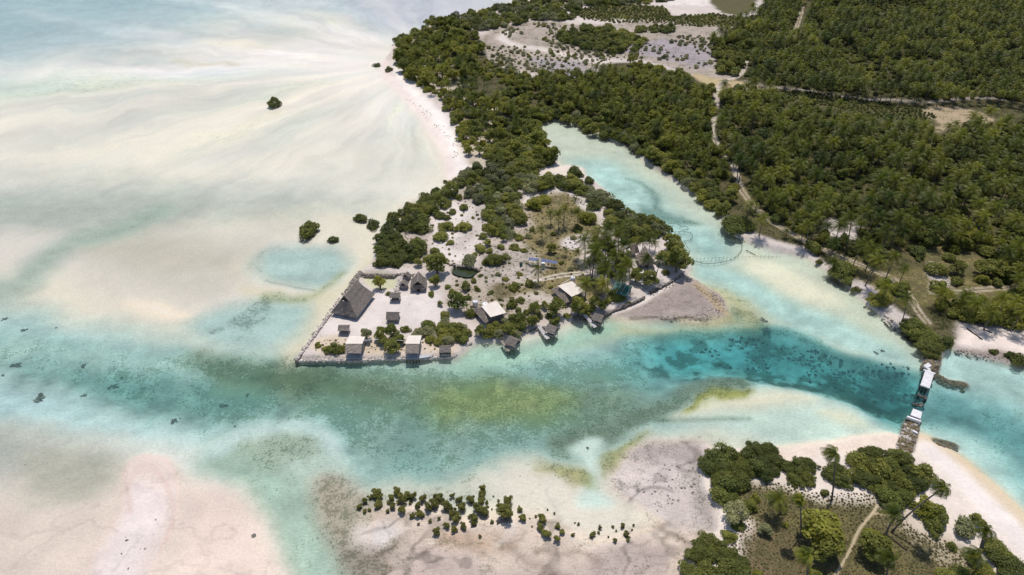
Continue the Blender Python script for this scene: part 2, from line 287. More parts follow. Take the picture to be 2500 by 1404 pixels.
# broad streaks on the flats (sand ridges and films of water)
tcx, tcy = P(1040, 150); rr_ = np.hypot(X - tcx, Y - tcy); th_ = np.arctan2(-(Y - tcy), -(X - tcx)) + w1x * .16
st1 = fbm(rr_ * .011 + 3, th_ * 5.5, 1.0, 6, 31); st2 = fbm(rr_ * .022 + 7, th_ * 13, 1.0, 5, 37); st3 = fbm(rr_ * .05, th_ * 34, 1.0, 4, 39)
flat = sstep(-0.6, -0.12, fz) * (1 - sstep(-0.02, 0.05, fz)) * sstep(40, -20, X - 10 + (Y - 160) * .12)
farm = sstep(150, 240, Y)
fz += flat * (st1 - .5) * .36 * sstep(120, 240, Y)
flat = flat * sstep(12, 60, rr_)
stv = (st1 - .5) * .20 + (st2 - .5) * .24 + (st3 - .5) * .18
ftint *= (1 + (flat * stv * (.45 + .75 * farm))[:, None])
ftint[:, 2] *= 1 + flat * (.035 - farm * np.clip(st2 - .5, 0, 1) * .25)
ftint[:, 0] *= 1 - flat * farm * np.clip(.48 - st1, 0, 1) * .3
fdark[:] = np.clip(fdark + flat * .22 * sstep(.62, .78, st2) * farm, 0, 1)
deepm = sstep(-.4, -1.1, fz)
# flow-drawn mottling of weed and bare sand in the channels
fl = fbm(X * .55 + Y * .12, Y * 1.15 - X * .1, 6.5, 5, 41); f2 = fbm(X * .8, Y * 1.1, 2.4, 4, 45); f3 = fbm(X * .45, Y * 1.2, 15, 3, 46)
ftint *= (1 + (deepm * ((fl - .5) * .9 + (f2 - .5) * .8 + (f3 - .5) * .5))[:, None])
fz += deepm * (fbm(X, Y, 9, 3, 43) - .5) * .8 * np.clip(-fz - .3, 0, 1.2)
fdark[:] = np.clip(fdark + deepm * ((fl - .5) * 1.1 + (f2 - .5) * .7 + (f3 - .5) * .6) * (fdark > .05), 0, 1)
tro = np.zeros(N); ti = np.nonzero(fz < -1.7)[0]; tro[ti] = sstep(-1.7, -2.3, fz[ti])
mo = .5 * fbm(X * .85 + Y * .2, Y * 1.1 - X * .15, 3.4, 5, 61) + .5 * fbm(X * .8 + Y * .3, Y * 1.1 - X * .2, 1.3, 3, 68); m2 = fbm(X, Y, 14, 3, 62)
fdark[:] = fdark * (1 - tro) + tro * (.16 + .68 * sstep(.44, .58, mo + (m2 - .5) * .45))
ftint *= (1 + (tro * ((.5 - mo) * 1.4))[:, None])
tid = sstep(-.10, -.02, fz) * (1 - sstep(.10, .25, fz)) * sstep(115, 95, Y) * sstep(-45, -30, X)
rd = 1 - np.abs(2 * fbm(X + 4 * w1x, Y * 1.2 + 4 * w1y, 11, 4, 63) - 1); r2 = 1 - np.abs(2 * fbm(X * .6, Y * 1.5, 5, 3, 64) - 1)
t3 = fbm(X, Y, 4, 5, 65)
ftint *= (1 + (tid * ((t3 - .5) * .55 - .32 * sstep(.92, .985, rd) - .16 * sstep(.93, .99, r2)))[:, None])
fdark[:] = np.clip(fdark + tid * ((t3 - .5) * .8), 0, 1)
pk = sstep(-.3, -.06, fz) * (1 - sstep(.2, .3, fz)) * sstep(105, 90, Y) * sstep(-25, -35, X)
rp = 1 - np.abs(2 * fbm(X * .9 + 6 * w1x, Y * 1.4 + 6 * w1y, 8, 5, 66) - 1)
ftint *= (1 + (pk * ((fbm(X, Y * 1.6, 6, 4, 67) - .5) * .22 - .10 * sstep(.93, .99, rp)))[:, None])
shal = sstep(-.08, -.3, fz) * (1 - deepm)
ftint *= (1 + (shal * ((f2 - .5) * .22 + (fl - .5) * .22))[:, None])

# ------------------------------------------------------------------ land
LZ = 0.65
L1 = [(1700, -140), (1420, -60), (1290, -5), (1190, 20), (1110, 42), (1060, 55), (1010, 82), (962, 110), (940, 150), (945, 185), (985, 222), (1030, 275), (1066, 325), (1092, 375), (1106, 420), (1112, 447),
      (1080, 466), (1040, 488), (990, 520), (945, 550), (922, 590), (912, 640), (886, 662), (850, 712), (780, 805), (722, 880), (900, 882), (1118, 874), (1152, 842), (1172, 836), (1205, 838), (1290, 818), (1362, 798),
      (1380, 790), (1400, 776), (1480, 770), (1560, 735), (1620, 700), (1675, 676), (1684, 650), (1676, 620), (1644, 590), (1622, 566), (1600, 545), (1560, 528), (1520, 515), (1498, 490), (1478, 462), (1450, 440), (1425, 425), (1425, 410), (1385, 404),
      (1360, 408), (1356, 380), (1334, 348), (1318, 322), (1320, 302), (1346, 292), (1395, 302), (1450, 322), (1500, 347), (1545, 366), (1575, 394), (1625, 428), (1680, 466), (1722, 492), (1758, 522), (1764, 548), (1792, 578),
      (1835, 594), (1900, 608), (1960, 620), (1995, 645), (2040, 678), (2080, 708), (2120, 746), (2165, 786), (2205, 806), (2243, 832), (2252, 858), (2296, 866), (2318, 845), (2360, 858), (2440, 880), (2520, 898), (2900, 990), (4200, 1200), (6000, 400), (5000, -160), (3000, -215)]
L2 = [(1742, 1300), (1752, 1240), (1718, 1205), (1706, 1150), (1722, 1112), (1800, 1096), (1880, 1112), (1930, 1106), (1980, 1094), (2050, 1084), (2120, 1070), (2186, 1062), (2248, 1066), (2290, 1096), (2350, 1140), (2425, 1205), (2500, 1275), (2640, 1420), (2800, 1600), (1640, 1600), (1680, 1404), (1690, 1360)]
paint(L1, 1.8, z=LZ, c=S(218, 205, 197), dark=.14, warp=.7, smooth=False)
paint(L2, 1.6, z=LZ, c=S(238, 224, 212), dark=0, warp=.5, smooth=False)
# beaches: warm wet edge
stroke([(945, 150), (950, 190), (990, 230), (1034, 280), (1070, 330), (1096, 378), (1108, 425), (1112, 450)], 5, 4, z=.12, c=S(242, 226, 216), warp=.6)
stroke([(970, 150), (980, 195), (1015, 230), (1060, 280), (1098, 330), (1122, 380), (1132, 425)], 5, 4, z=.4, c=S(250, 240, 232), dark=0, warp=.6)
stroke([(2262, 1085), (2330, 1128), (2400, 1185), (2470, 1250), (2560, 1340)], 6.5, 4, z=.05, c=S(228, 208, 180), dark=.08, warp=1)
stroke([(2262, 1100), (2320, 1145), (2390, 1210), (2460, 1280), (2540, 1380)], 4.5, 3, z=.4, c=S(246, 234, 226), dark=0, warp=1)
stroke([(1890, 1118), (1990, 1102), (2060, 1092), (2120, 1080), (2180, 1074)], 4, 3, z=.2, c=S(240, 222, 206), dark=0, warp=.6)
# rock shelf east of the islet
paint([(1478, 770), (1540, 752), (1600, 717), (1660, 677), (1690, 680), (1725, 700), (1765, 722), (1782, 750), (1776, 774), (1700, 780), (1620, 778), (1550, 774)], 2.2, z=.34, c=S(178, 164, 156), dark=.24, warp=1.5, rub=.9)
paint([(1560, 755), (1620, 720), (1700, 705), (1740, 745), (1720, 770), (1640, 768)], 4, a=.6, c=S(166, 152, 146), dark=.3, warp=3)
stroke([(1700, 700), (1745, 735), (1770, 760), (1788, 778), (1740, 786), (1660, 786)], 2.2, 2.4, a=.65, c=S(196, 172, 124), dark=.3, warp=2, z=.06, rub=.9)
stroke([(1470, 776), (1550, 780), (1620, 784), (1700, 786)], 1.5, 1.4, a=.6, c=S(222, 204, 182), dark=.2, warp=1.5)
stroke([(1500, 764), (1560, 742), (1610, 712), (1650, 686)], 1.6, 1.4, a=.9, c=S(240, 228, 220), dark=0, warp=1)
stroke([(1540, 776), (1600, 774), (1640, 779), (1680, 776), (1720, 782)], .5, .5, a=.7, c=S(92, 76, 64), dark=.4, warp=1.2)
paint([(2210, 800), (2150, 760), (2180, 770), (2240, 815), (2250, 840)], 2, a=.8, z=.2, c=S(160, 146, 136), dark=.3, warp=1, rub=.8)
paint([(2330, 846), (2420, 850), (2500, 868), (2560, 885), (2560, 915), (2440, 882), (2350, 862)], 2, a=.85, z=.3, c=S(158, 142, 134), dark=.35, warp=1, rub=.8)
paint([(2320, 800), (2400, 800), (2500, 815), (2600, 840), (2560, 880), (2440, 852), (2340, 842)], 3, c=S(242, 226, 216), dark=.04, warp=1, zp=LZ)
# forest floor
FOREST = [(1900, -130), (1860, 20), (1790, 70), (1740, 110), (1750, 150), (1790, 185), (1760, 205), (1660, 180), (1560, 155), (1490, 155), (1440, 185), (1370, 195), (1290, 190), (1190, 150), (1175, 90), (1130, 50), (1060, 62), (1000, 90), (972, 120), (968, 155), (1000, 190), (1060, 225), (1100, 270), (1135, 330), (1150, 380), (1160, 400),
          (1240, 402), (1340, 408), (1350, 385), (1325, 345), (1312, 318), (1318, 296), (1346, 286), (1400, 298), (1500, 340), (1580, 385), (1680, 455), (1762, 515), (1775, 545), (1850, 570), (1960, 605), (2060, 660), (2140, 735), (2250, 800), (2300, 835), (2330, 790), (2420, 795), (2520, 800), (3000, 880), (4500, 900), (5500, 350), (4500, -140), (3000, -190)]
paint(FOREST, 3, c=S(60, 62, 34), grass=.55, dark=.35, warp=3, zp=LZ, smooth=False)
paint([(968, 100), (1010, 78), (1060, 60), (1090, 120), (1110, 180), (1180, 230), (1240, 300), (1230, 400), (1150, 396), (1130, 320), (1095, 260), (1050, 220), (990, 190), (968, 150)], 8, c=S(206, 192, 172), grass=.3, dark=.15, warp=5, zp=LZ)
# pale plateau
paint([(1180, 90), (1240, 58), (1320, 50), (1440, 60), (1560, 50), (1660, 42), (1760, 60), (1800, 60), (1745, 110), (1750, 150), (1795, 186), (1745, 196), (1650, 172), (1560, 148), (1480, 148), (1440, 180), (1370, 188), (1290, 180), (1200, 150)], 4, c=S(186, 172, 160), grass=.3, dark=.3, warp=3, zp=LZ)
paint([(1480, 120), (1600, 100), (1720, 110), (1730, 160), (1640, 155), (1540, 130)], 6, c=S(172, 162, 168), grass=.22, dark=.3, warp=5, zp=LZ, a=.85)
paint([(1300, 140), (1380, 150), (1430, 150), (1400, 185), (1330, 178)], 5, c=S(172, 163, 166), grass=.2, dark=.25, warp=4, zp=LZ, a=.85)
stroke([(1240, 80), (1230, 95), (1270, 112), (1350, 125), (1430, 145), (1480, 150)], 5, 5, c=S(226, 214, 204), dark=0, grass=0, warp=2, zp=LZ)
paint([(1650, -20), (1760, -20), (1740, 10), (1660, 12), (1620, 5)], 6, c=S(236, 226, 218), grass=.1, dark=.1, warp=4, zp=LZ)
paint([(1410, 22), (1500, 10), (1620, 18), (1640, 40), (1740, 35), (1830, 45), (1830, 62), (1700, 60), (1600, 48), (1500, 46), (1420, 42)], 4, c=S(120, 116, 78), grass=.6, warp=3, zp=LZ)
paint([(1740, -20), (1850, -30), (1830, 25), (1760, 30)], 5, c=S(96, 96, 62), grass=.85, warp=3, zp=LZ)
# shallow pan at the track bend, green marsh strip, pink sand patch
paint([(1690, 178), (1745, 190), (1790, 196), (1860, 205), (1900, 214), (1850, 220), (1790, 226), (1745, 232), (1740, 215), (1700, 196)], 3, c=S(196, 176, 138), grass=.05, dark=.1, warp=1, zp=LZ)
paint([(1930, 222), (2010, 228), (2120, 245), (2230, 262), (2290, 285), (2240, 300), (2120, 285), (2040, 262), (1940, 245)], 3, c=S(74, 78, 38), grass=.5, dark=.1, warp=2, zp=LZ)
paint([(2240, 262), (2330, 262), (2420, 285), (2420, 305), (2330, 310), (2290, 320), (2270, 290)], 4, c=S(184, 164, 136), grass=.3, dark=.25, warp=5, zp=LZ)
stroke([(1820, 200), (1900, 214), (2010, 228), (2100, 240), (2180, 242)], 2.2, 1.6, c=S(186, 174, 166), grass=.15, dark=.3, warp=2.5, zp=LZ, a=.8)
stroke([(2180, 242), (2270, 248), (2400, 242), (2460, 246)], 3.2, 2.5, c=S(186, 174, 166), grass=.2, dark=.3, warp=3, zp=LZ, a=.7)
# clearings lower right
for pl in ([(2170, 600), (2300, 580), (2420, 610), (2380, 660), (2250, 640)], [(2120, 690), (2260, 660), (2420, 690), (2460, 730), (2330, 760), (2240, 740), (2180, 720)], [(2210, 455), (2260, 450), (2300, 475), (2240, 490)], [(1800, 420), (1830, 440), (1835, 500), (1815, 490)], [(2050, 620), (2160, 680), (2200, 740), (2150, 720)]):
    paint(pl, 5, c=S(140, 128, 84), grass=.6, dark=.06, warp=4, zp=LZ)
for pl in ([(2020, 530), (2100, 545), (2080, 580), (2010, 570)], [(2080, 690), (2150, 715), (2160, 750), (2100, 720)], [(2270, 640), (2320, 690), (2290, 720)], [(1830, 575), (1900, 592), (1980, 606), (1960, 622), (1870, 602)], [(2110, 690), (2200, 760), (2185, 785), (2110, 722)], [(2190, 770), (2220, 775), (2225, 800), (2200, 795)]):
    paint(pl, 3, c=S(212, 200, 194), grass=.15, dark=.15, warp=2.5, zp=LZ)
# islet interior
paint([(930, 640), (960, 540), (1040, 480), (1120, 440), (1200, 430), (1290, 470), (1290, 560), (1310, 640), (1290, 690), (1180, 680), (1080, 650)], 8, c=S(194, 180, 168), dark=.28, grass=.34, warp=5, zp=LZ)
paint([(850, 715), (960, 712), (1000, 715), (1090, 720), (1095, 790), (1000, 800), (880, 815), (790, 830), (770, 830)], 4, c=S(230, 219, 213), dark=.05, warp=2, zp=LZ)
paint([(1100, 680), (1200, 660), (1290, 690), (1240, 740), (1330, 740), (1390, 760), (1300, 790), (1180, 780), (1110, 760)], 7, c=S(188, 174, 158), dark=.25, grass=.38, warp=5, zp=LZ)
paint([(1040, 500), (1080, 480), (1150, 500), (1200, 480), (1180, 560), (1200, 620), (1170, 660), (1100, 640), (1050, 600)], 5, c=S(232, 220, 212), grass=.1, dark=.12, warp=3, zp=LZ)
stroke([(1185, 480), (1170, 505), (1162, 540), (1150, 575), (1120, 600)], 4.5, 5, c=S(196, 184, 176), dark=.28, warp=2, zp=LZ, a=.8)
paint([(1280, 490), (1310, 470), (1360, 462), (1400, 470), (1440, 500), (1470, 560), (1430, 590), (1400, 620), (1420, 660), (1500, 690), (1480, 730), (1400, 740), (1330, 720), (1230, 740), (1220, 720), (1290, 690), (1320, 650), (1280, 620), (1275, 570), (1300, 540)], 5, c=S(150, 136, 98), grass=.5, dark=.12, warp=4, zp=LZ)
paint([(1180, 600), (1260, 590), (1300, 640), (1280, 690), (1200, 700), (1160, 670)], 6, c=S(198, 185, 175), grass=.28, dark=.28, warp=4, zp=LZ)
paint([(1200, 700), (1240, 690), (1260, 720), (1220, 735)], 3, c=S(130, 118, 92), grass=.4, dark=.2, warp=2, zp=LZ)
stroke([(1285, 490), (1300, 472), (1340, 460), (1375, 458), (1400, 475), (1425, 500), (1450, 520)], 2.2, 2, c=S(226, 216, 208), grass=0, dark=.15, warp=1.5, zp=LZ)
for pl in ([(1370, 585), (1410, 570), (1440, 575), (1420, 600), (1380, 605)], [(1520, 580), (1580, 585), (1600, 620), (1540, 640), (1530, 610)], [(1530, 650), (1600, 640), (1620, 670), (1600, 700), (1560, 660)]):
    paint(pl, 3, c=S(228, 216, 212), grass=.03, dark=.15, warp=2, zp=LZ)
paint([(1310, 425), (1350, 410), (1400, 406), (1425, 415), (1420, 435), (1390, 440), (1350, 425)], 2.5, c=S(236, 222, 208), dark=.03, warp=1, z=.2)
for pl in ([(760, 840), (800, 825), (850, 832), (840, 870), (760, 868)], [(890, 830), (990, 830), (985, 866), (890, 868)], [(1035, 820), (1110, 830), (1110, 860), (1050, 862)]):
    paint(pl, 2.5, c=S(222, 204, 182), grass=.2, dark=.15, warp=2, zp=LZ)
paint([(890, 668), (960, 672), (968, 700), (930, 712), (893, 692)], 1.5, z=-0.12, c=S(214, 208, 180), dark=.05, warp=.6)
# foreground spit: dry grass
paint([(1800, 1195), (1900, 1180), (2000, 1205), (2100, 1205), (2160, 1215), (2230, 1290), (2330, 1330), (2400, 1380), (2460, 1500), (1800, 1500), (1790, 1404), (1830, 1330), (1850, 1290), (1810, 1240)], 4, c=S(122, 112, 74), grass=.62, dark=.1, warp=3.5, zp=LZ)
paint([(1830, 1300), (1900, 1290), (2000, 1330), (1990, 1404), (1900, 1440), (1820, 1404)], 4, c=S(126, 108, 84), grass=.5, dark=.25, warp=4, zp=LZ, a=.8)
paint([(2160, 1230), (2240, 1250), (2330, 1330), (2420, 1404), (2330, 1404), (2230, 1330)], 4, a=.6, c=S(206, 190, 168), grass=.35, dark=.1, warp=4, zp=LZ)
stroke([(2150, 1215), (2130, 1250), (2100, 1290), (2075, 1340), (2040, 1404), (2020, 1440)], .42, .4, c=S(196, 180, 150), grass=0, dark=0, warp=.3, zp=LZ)
stroke([(2130, 1252), (2160, 1254), (2185, 1258)], .35, .4, c=S(200, 180, 150), grass=0, dark=0, warp=.3, zp=LZ)
# two-rut sand tracks
TRACKS = [[(1960, 5), (1955, 35), (1945, 70), (1930, 95)], [(1836, 128), (1822, 150), (1812, 175), (1795, 190), (1765, 200), (1748, 225), (1750, 255), (1742, 290), (1738, 320), (1745, 345), (1770, 372), (1790, 398), (1802, 430), (1808, 460)],
          [(1808, 460), (1840, 505), (1880, 538), (1920, 562), (1970, 590), (2040, 622), (2120, 655), (2180, 680)], [(2180, 680), (2215, 715), (2232, 740), (2250, 770), (2265, 790)], [(2300, 710), (2340, 713), (2380, 708), (2440, 704), (2480, 706)]]
for k, tr in enumerate(TRACKS):
    if k in (1,):
        stroke(tr, 1.9, 1.2, c=S(190, 178, 164), grass=.15, dark=.12, warp=.9, zp=LZ)
    else:
        stroke(tr, 2.4, 1.4, c=S(132, 120, 88), grass=.35, dark=.08, warp=.6, zp=LZ)
    for o in (-.62, .62):
        stroke(tr, .45, .5, c=S(212, 198, 182), grass=0, dark=.05, warp=.4, zp=LZ, offset=o, a=.85)
for tr in ([(1430, 662), (1390, 666), (1340, 675), (1290, 690)], [(1445, 666), (1400, 672), (1350, 680), (1310, 686)], [(1458, 672), (1430, 685), (1410, 698)], [(1500, 690), (1480, 700)], [(1240, 780), (1290, 755), (1335, 738)]):
    stroke(tr, .5, .4, c=S(220, 210, 200), grass=0, dark=0, warp=.3, zp=LZ)
# sunken pond
paint([(1104, 655), (1120, 648), (1150, 654), (1172, 660), (1160, 668), (1150, 678), (1125, 676), (1105, 668)], .8, z=-0.55, c=S(110, 106, 74), dark=.15, warp=.3, zp=LZ)
# causeway mounds
stroke([(2278, 856), (2275, 880), (2270, 902)], 3.2, 1.1, z=.9, c=S(128, 112, 92), dark=.4, warp=.5, rub=1)
stroke([(2228, 1030), (2218, 1062), (2208, 1096)], 2.6, 1.0, z=.9, c=S(120, 104, 80), dark=.3, warp=.5, rub=1)
stroke([(2290, 912), (2320, 928), (2360, 936)], 2.0, 1.2, z=-.3, c=S(120, 98, 70), dark=.4, warp=1, rub=1)
stroke([(2290, 1075), (2320, 1080), (2335, 1085)], 1.7, 1.2, z=-.3, c=S(120, 104, 76), dark=.45, warp=1, rub=1)
# gentle unevenness of dry ground
landm = sstep(.2, .6, fz)
fz += landm * ((fbm(X, Y, 7, 4, 51) - .5) * .35 + .02)
ftint *= (1 + ((fbm(X, Y, 2.2, 3, 53) - .5) * .22 * sstep(-.02, .2, fz) + (fbm(X, Y, 9, 3, 57) - .5) * .16 * sstep(-.3, .1, fz))[:, None])
fdark[:] = np.clip(fdark + landm * (fbm(X, Y, 6, 3, 59) - .5) * .5 * (fdark > .03), 0, 1)

ZG = fz.reshape(NR, NC)
def ground_z(x, y):
    r = np.interp(y, rowY, np.arange(NR)); t = y * CP + H * SP
    c = np.interp(x / t, U, np.arange(NC))
    r0 = int(min(r, NR - 2)); c0 = int(min(c, NC - 2)); fr = r - r0; fc = c - c0
    return float((ZG[r0, c0] * (1 - fc) + ZG[r0, c0 + 1] * fc) * (1 - fr) + (ZG[r0 + 1, c0] * (1 - fc) + ZG[r0 + 1, c0 + 1] * fc) * fr)
def G(x, y, h=0.0):            # ground point seen at a photo pixel (h: height above ground of the sighted point)
    z = 0.4
    for _ in range(4):
        p = P(x, y, z + h); z = ground_z(*p)
    return (p[0], p[1], z)
def Gw(x, y, h=0.0):           # same, never below the water surface
    p = G(x, y, h)
    if p[2] < 0:
        q = P(x, y, h); return (q[0], q[1], 0.0)
    return p
# ------------------------------------------------------------------ node materials
class NT:
    def __init__(s, name):
        s.m = bpy.data.materials.new(name); s.m.use_nodes = True; s.t = s.m.node_tree; s.t.nodes.clear()
        s.out = s.t.nodes.new('ShaderNodeOutputMaterial')
    def n(s, kind, **kw):
        nd = s.t.nodes.new('ShaderNode' + kind)
        for k, v in kw.items(): setattr(nd, k, v)
        return nd
    def set(s, sock, v):
        if isinstance(v, bpy.types.NodeSocket): s.t.links.new(v, sock)
        elif isinstance(v, (tuple, list)) and len(v) == 3 and sock.type == 'RGBA': sock.default_value = (*v, 1)
        else: sock.default_value = v
    def math(s, op, a, b=0.0, c=None):
        nd = s.n('Math', operation=op); s.set(nd.inputs[0], a); s.set(nd.inputs[1], b)
        if c is not None: s.set(nd.inputs[2], c)
        return nd.outputs[0]
    def mix(s, f, a, b, mode='MIX'):
        nd = s.n('Mix', data_type='RGBA', blend_type=mode); s.set(nd.inputs[0], f); s.set(nd.inputs[6], a); s.set(nd.inputs[7], b); return nd.outputs[2]
    def rng(s, v, a, b, c=0.0, d=1.0, smooth=True):
        nd = s.n('MapRange', interpolation_type='SMOOTHSTEP' if smooth else 'LINEAR')
        for i, x in enumerate((v, a, b, c, d)): s.set(nd.inputs[i], x)
        return nd.outputs[0]
    def noise(s, vec, scale, detail=3, rough=.55):
        nd = s.n('TexNoise'); nd.inputs['Scale'].default_value = scale; nd.inputs['Detail'].default_value = detail; nd.inputs['Roughness'].default_value = rough
        if vec is not None: s.t.links.new(vec, nd.inputs['Vector'])
        return nd.outputs[0]
    def attr(s, name, kind='GEOMETRY'):
        return s.n('Attribute', attribute_name=name, attribute_type=kind)
    def mapping(s, vec, scale=(1, 1, 1), rot=(0, 0, 0)):
        nd = s.n('Mapping'); nd.inputs['Scale'].default_value = scale; nd.inputs['Rotation'].default_value = rot; s.t.links.new(vec, nd.inputs['Vector']); return nd.outputs[0]
    def bump(s, h, strength, dist):
        nd = s.n('Bump'); s.set(nd.inputs['Height'], h); nd.inputs['Strength'].default_value = strength; nd.inputs['Distance'].default_value = dist; return nd.outputs[0]
    def pbr(s, color, rough=.8, spec=.3, normal=None, metal=0.0):
        b = s.n('BsdfPrincipled'); s.set(b.inputs['Base Color'], color); s.set(b.inputs['Roughness'], rough); b.inputs['Specular IOR Level'].default_value = spec; b.inputs['Metallic'].default_value = metal
        if normal is not None: s.t.links.new(normal, b.inputs['Normal'])
        s.t.links.new(b.outputs[0], s.out.inputs[0]); return b

def ground_material():
    t = NT('ground'); pos = t.n('NewGeometry').outputs['Position']
    tint = t.attr('tint').outputs['Color']; mk = t.n('SeparateColor'); t.t.links.new(t.attr('mask').outputs['Color'], mk.inputs[0])
    gR, gD, gB = mk.outputs
    fine = t.noise(pos, 2.3, 3, .7); med = t.noise(pos, .45, 2, .6); tiny = t.noise(pos, 7.5, 1, .6)
    f = t.rng(fine, .3, .7, 0, 1, False)
    caustic_rip = t.noise(t.mapping(pos, (.7, 3.2, 1), (0, 0, .35)), 1.0, 2, .6)  # sand ripples and caustic-like water light, painted into the colour as stretched noise
    amp = t.math('ADD', .55, t.math('ADD', t.math('MULTIPLY', gD, 1.3), t.math('MULTIPLY', gB, .8)))
    var = t.math('ADD', t.math('MULTIPLY', t.math('SUBTRACT', fine, .5), .75), t.math('ADD', t.math('MULTIPLY', t.math('SUBTRACT', tiny, .5), .45), t.math('MULTIPLY', t.math('SUBTRACT', caustic_rip, .5), .30)))
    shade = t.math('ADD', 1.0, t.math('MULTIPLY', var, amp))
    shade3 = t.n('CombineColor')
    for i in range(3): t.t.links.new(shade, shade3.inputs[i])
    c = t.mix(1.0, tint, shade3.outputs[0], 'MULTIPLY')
    # dark weed / rubble speckle
    fd = t.rng(t.math('ADD', t.math('MULTIPLY', fine, .75), t.math('MULTIPLY', med, .35)), .36, .72, 0, 1, False)
    lo = t.math('SUBTRACT', 1.0, t.math('MULTIPLY', gD, .92))
    sp = t.rng(fd, t.math('SUBTRACT', lo, .17), t.math('ADD', lo, .17))
    sp = t.math('MULTIPLY', sp, t.rng(gD, 0.0, .08))
    dk = t.mix(1.0, tint, (.42, .46, .40), 'MULTIPLY')
    c = t.mix(t.math('MULTIPLY', sp, .85), c, dk)
    # dry grass and creepers
    fg = t.rng(t.math('ADD', t.math('MULTIPLY', t.noise(pos, 1.3, 3, .7), .7), t.math('MULTIPLY', t.noise(pos, .22, 1, .5), .35)), .34, .72, 0, 1, False)
    lg = t.math('SUBTRACT', 1.0, gR)
    gs = t.rng(fg, t.math('SUBTRACT', lg, .12), t.math('ADD', lg, .12)); gs = t.math('MULTIPLY', gs, t.rng(gR, 0, .06))
    gc = t.mix(t.rng(med, .4, .62), (.085, .074, .036), (.055, .060, .022)); gc = t.mix(t.rng(tiny, .35, .7), gc, (.14, .115, .062))
    c = t.mix(t.math('MULTIPLY', gs, .9), c, gc)
    hgt = t.math('MULTIPLY', t.noise(pos, 2.3, 2, .6), t.math('ADD', .15, t.math('ADD', t.math('MULTIPLY', gB, .6), t.math('MULTIPLY', gR, .5))))
    t.pbr(c, .92, .12, t.bump(hgt, .55, .5))
    return t.m
M = {}
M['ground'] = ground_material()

def water_material():
    t = NT('water'); pos = t.n('NewGeometry').outputs['Position']
    wt = t.attr('wtint'); tint = wt.outputs['Color']; sc = wt.outputs['Alpha']
    n1 = t.noise(t.mapping(pos, (.9, 1.5, 1), (0, 0, .5)), 1.4, 2, .6); n2 = t.noise(t.mapping(pos, (1, 1.8, 1), (0, 0, -.2)),   .28, 1, .5)
    h = t.math('ADD', t.math('MULTIPLY', n1, .6), n2)
    nrm = t.bump(h, .26, .22)
    n3 = t.rng(t.noise(t.mapping(pos, (.8, 2.2, 1), (0, 0, .25)), 1.5, 2, .65), .3, .7, .86, 1.06, False); caustic_c = t.n('CombineColor')  # light focused by waves, put into the transmission colour as noise
    for i in range(3): t.t.links.new(n3, caustic_c.inputs[i])
    tint = t.mix(t.rng(sc, .004, .02), tint, t.mix(1.0, tint, caustic_c.outputs[0], 'MULTIPLY'))
    tr = t.n('BsdfTransparent'); t.t.links.new(tint, tr.inputs[0])
    df = t.n('BsdfDiffuse'); df.inputs[0].default_value = (.12, .38, .38, 1)
    m1 = t.n('MixShader'); t.t.links.new(sc, m1.inputs[0]); t.t.links.new(tr.outputs[0], m1.inputs[1]); t.t.links.new(df.outputs[0], m1.inputs[2])
    gl = t.n('BsdfGlossy'); gl.inputs['Roughness'].default_value = .12; t.t.links.new(nrm, gl.inputs['Normal'])
    fr = t.n('Fresnel'); fr.inputs['IOR'].default_value = 1.33; t.t.links.new(nrm, fr.inputs['Normal'])
    m2 = t.n('MixShader'); t.t.links.new(fr.outputs[0], m2.inputs[0]); t.t.links.new(m1.outputs[0], m2.inputs[1]); t.t.links.new(gl.outputs[0], m2.inputs[2])
    t.t.links.new(m2.outputs[0], t.out.inputs[0]); return t.m
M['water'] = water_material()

# ------------------------------------------------------------------ linking helpers
def tag(o, label=None, cat=None, group=None, kind=None):
    if label: o['label'] = label
    if cat: o['category'] = cat
    if group: o['group'] = group
    if kind: o['kind'] = kind
    return o
def link(name, me, mat=None, parent=None):
    o = bpy.data.objects.new(name, me); col.objects.link(o)
    if mat is not None and len(me.materials) == 0: me.materials.append(mat)
    if parent is not None: o.parent = parent
    return o
def empty(name, loc=(0, 0, 0), rz=0.0, sc=1.0):
    o = bpy.data.objects.new(name, None); col.objects.link(o); o.location = loc; o.rotation_euler = (0, 0, rz); o.scale = (sc, sc, sc); o.empty_display_size = .5
    return o
def np_mesh(name, v, f, smooth=False):
    v = np.asarray(v, np.float32); f = np.asarray(f, np.int32); k = f.shape[1]
    me = bpy.data.meshes.new(name); me.vertices.add(len(v)); me.vertices.foreach_set('co', v.ravel())
    me.loops.add(f.size); me.loops.foreach_set('vertex_index', f.ravel())
    me.polygons.add(len(f)); me.polygons.foreach_set('loop_start', np.arange(0, f.size, k, dtype=np.int32)); me.polygons.foreach_set('loop_total', np.full(len(f), k, np.int32))
    if smooth: me.polygons.foreach_set('use_smooth', np.ones(len(f), bool))
    me.update(calc_edges=True); return me
def point_color(me, name, rgba):
    a = me.attributes.new(name, 'FLOAT_COLOR', 'POINT'); a.data.foreach_set('color', np.asarray(rgba, np.float32).ravel())

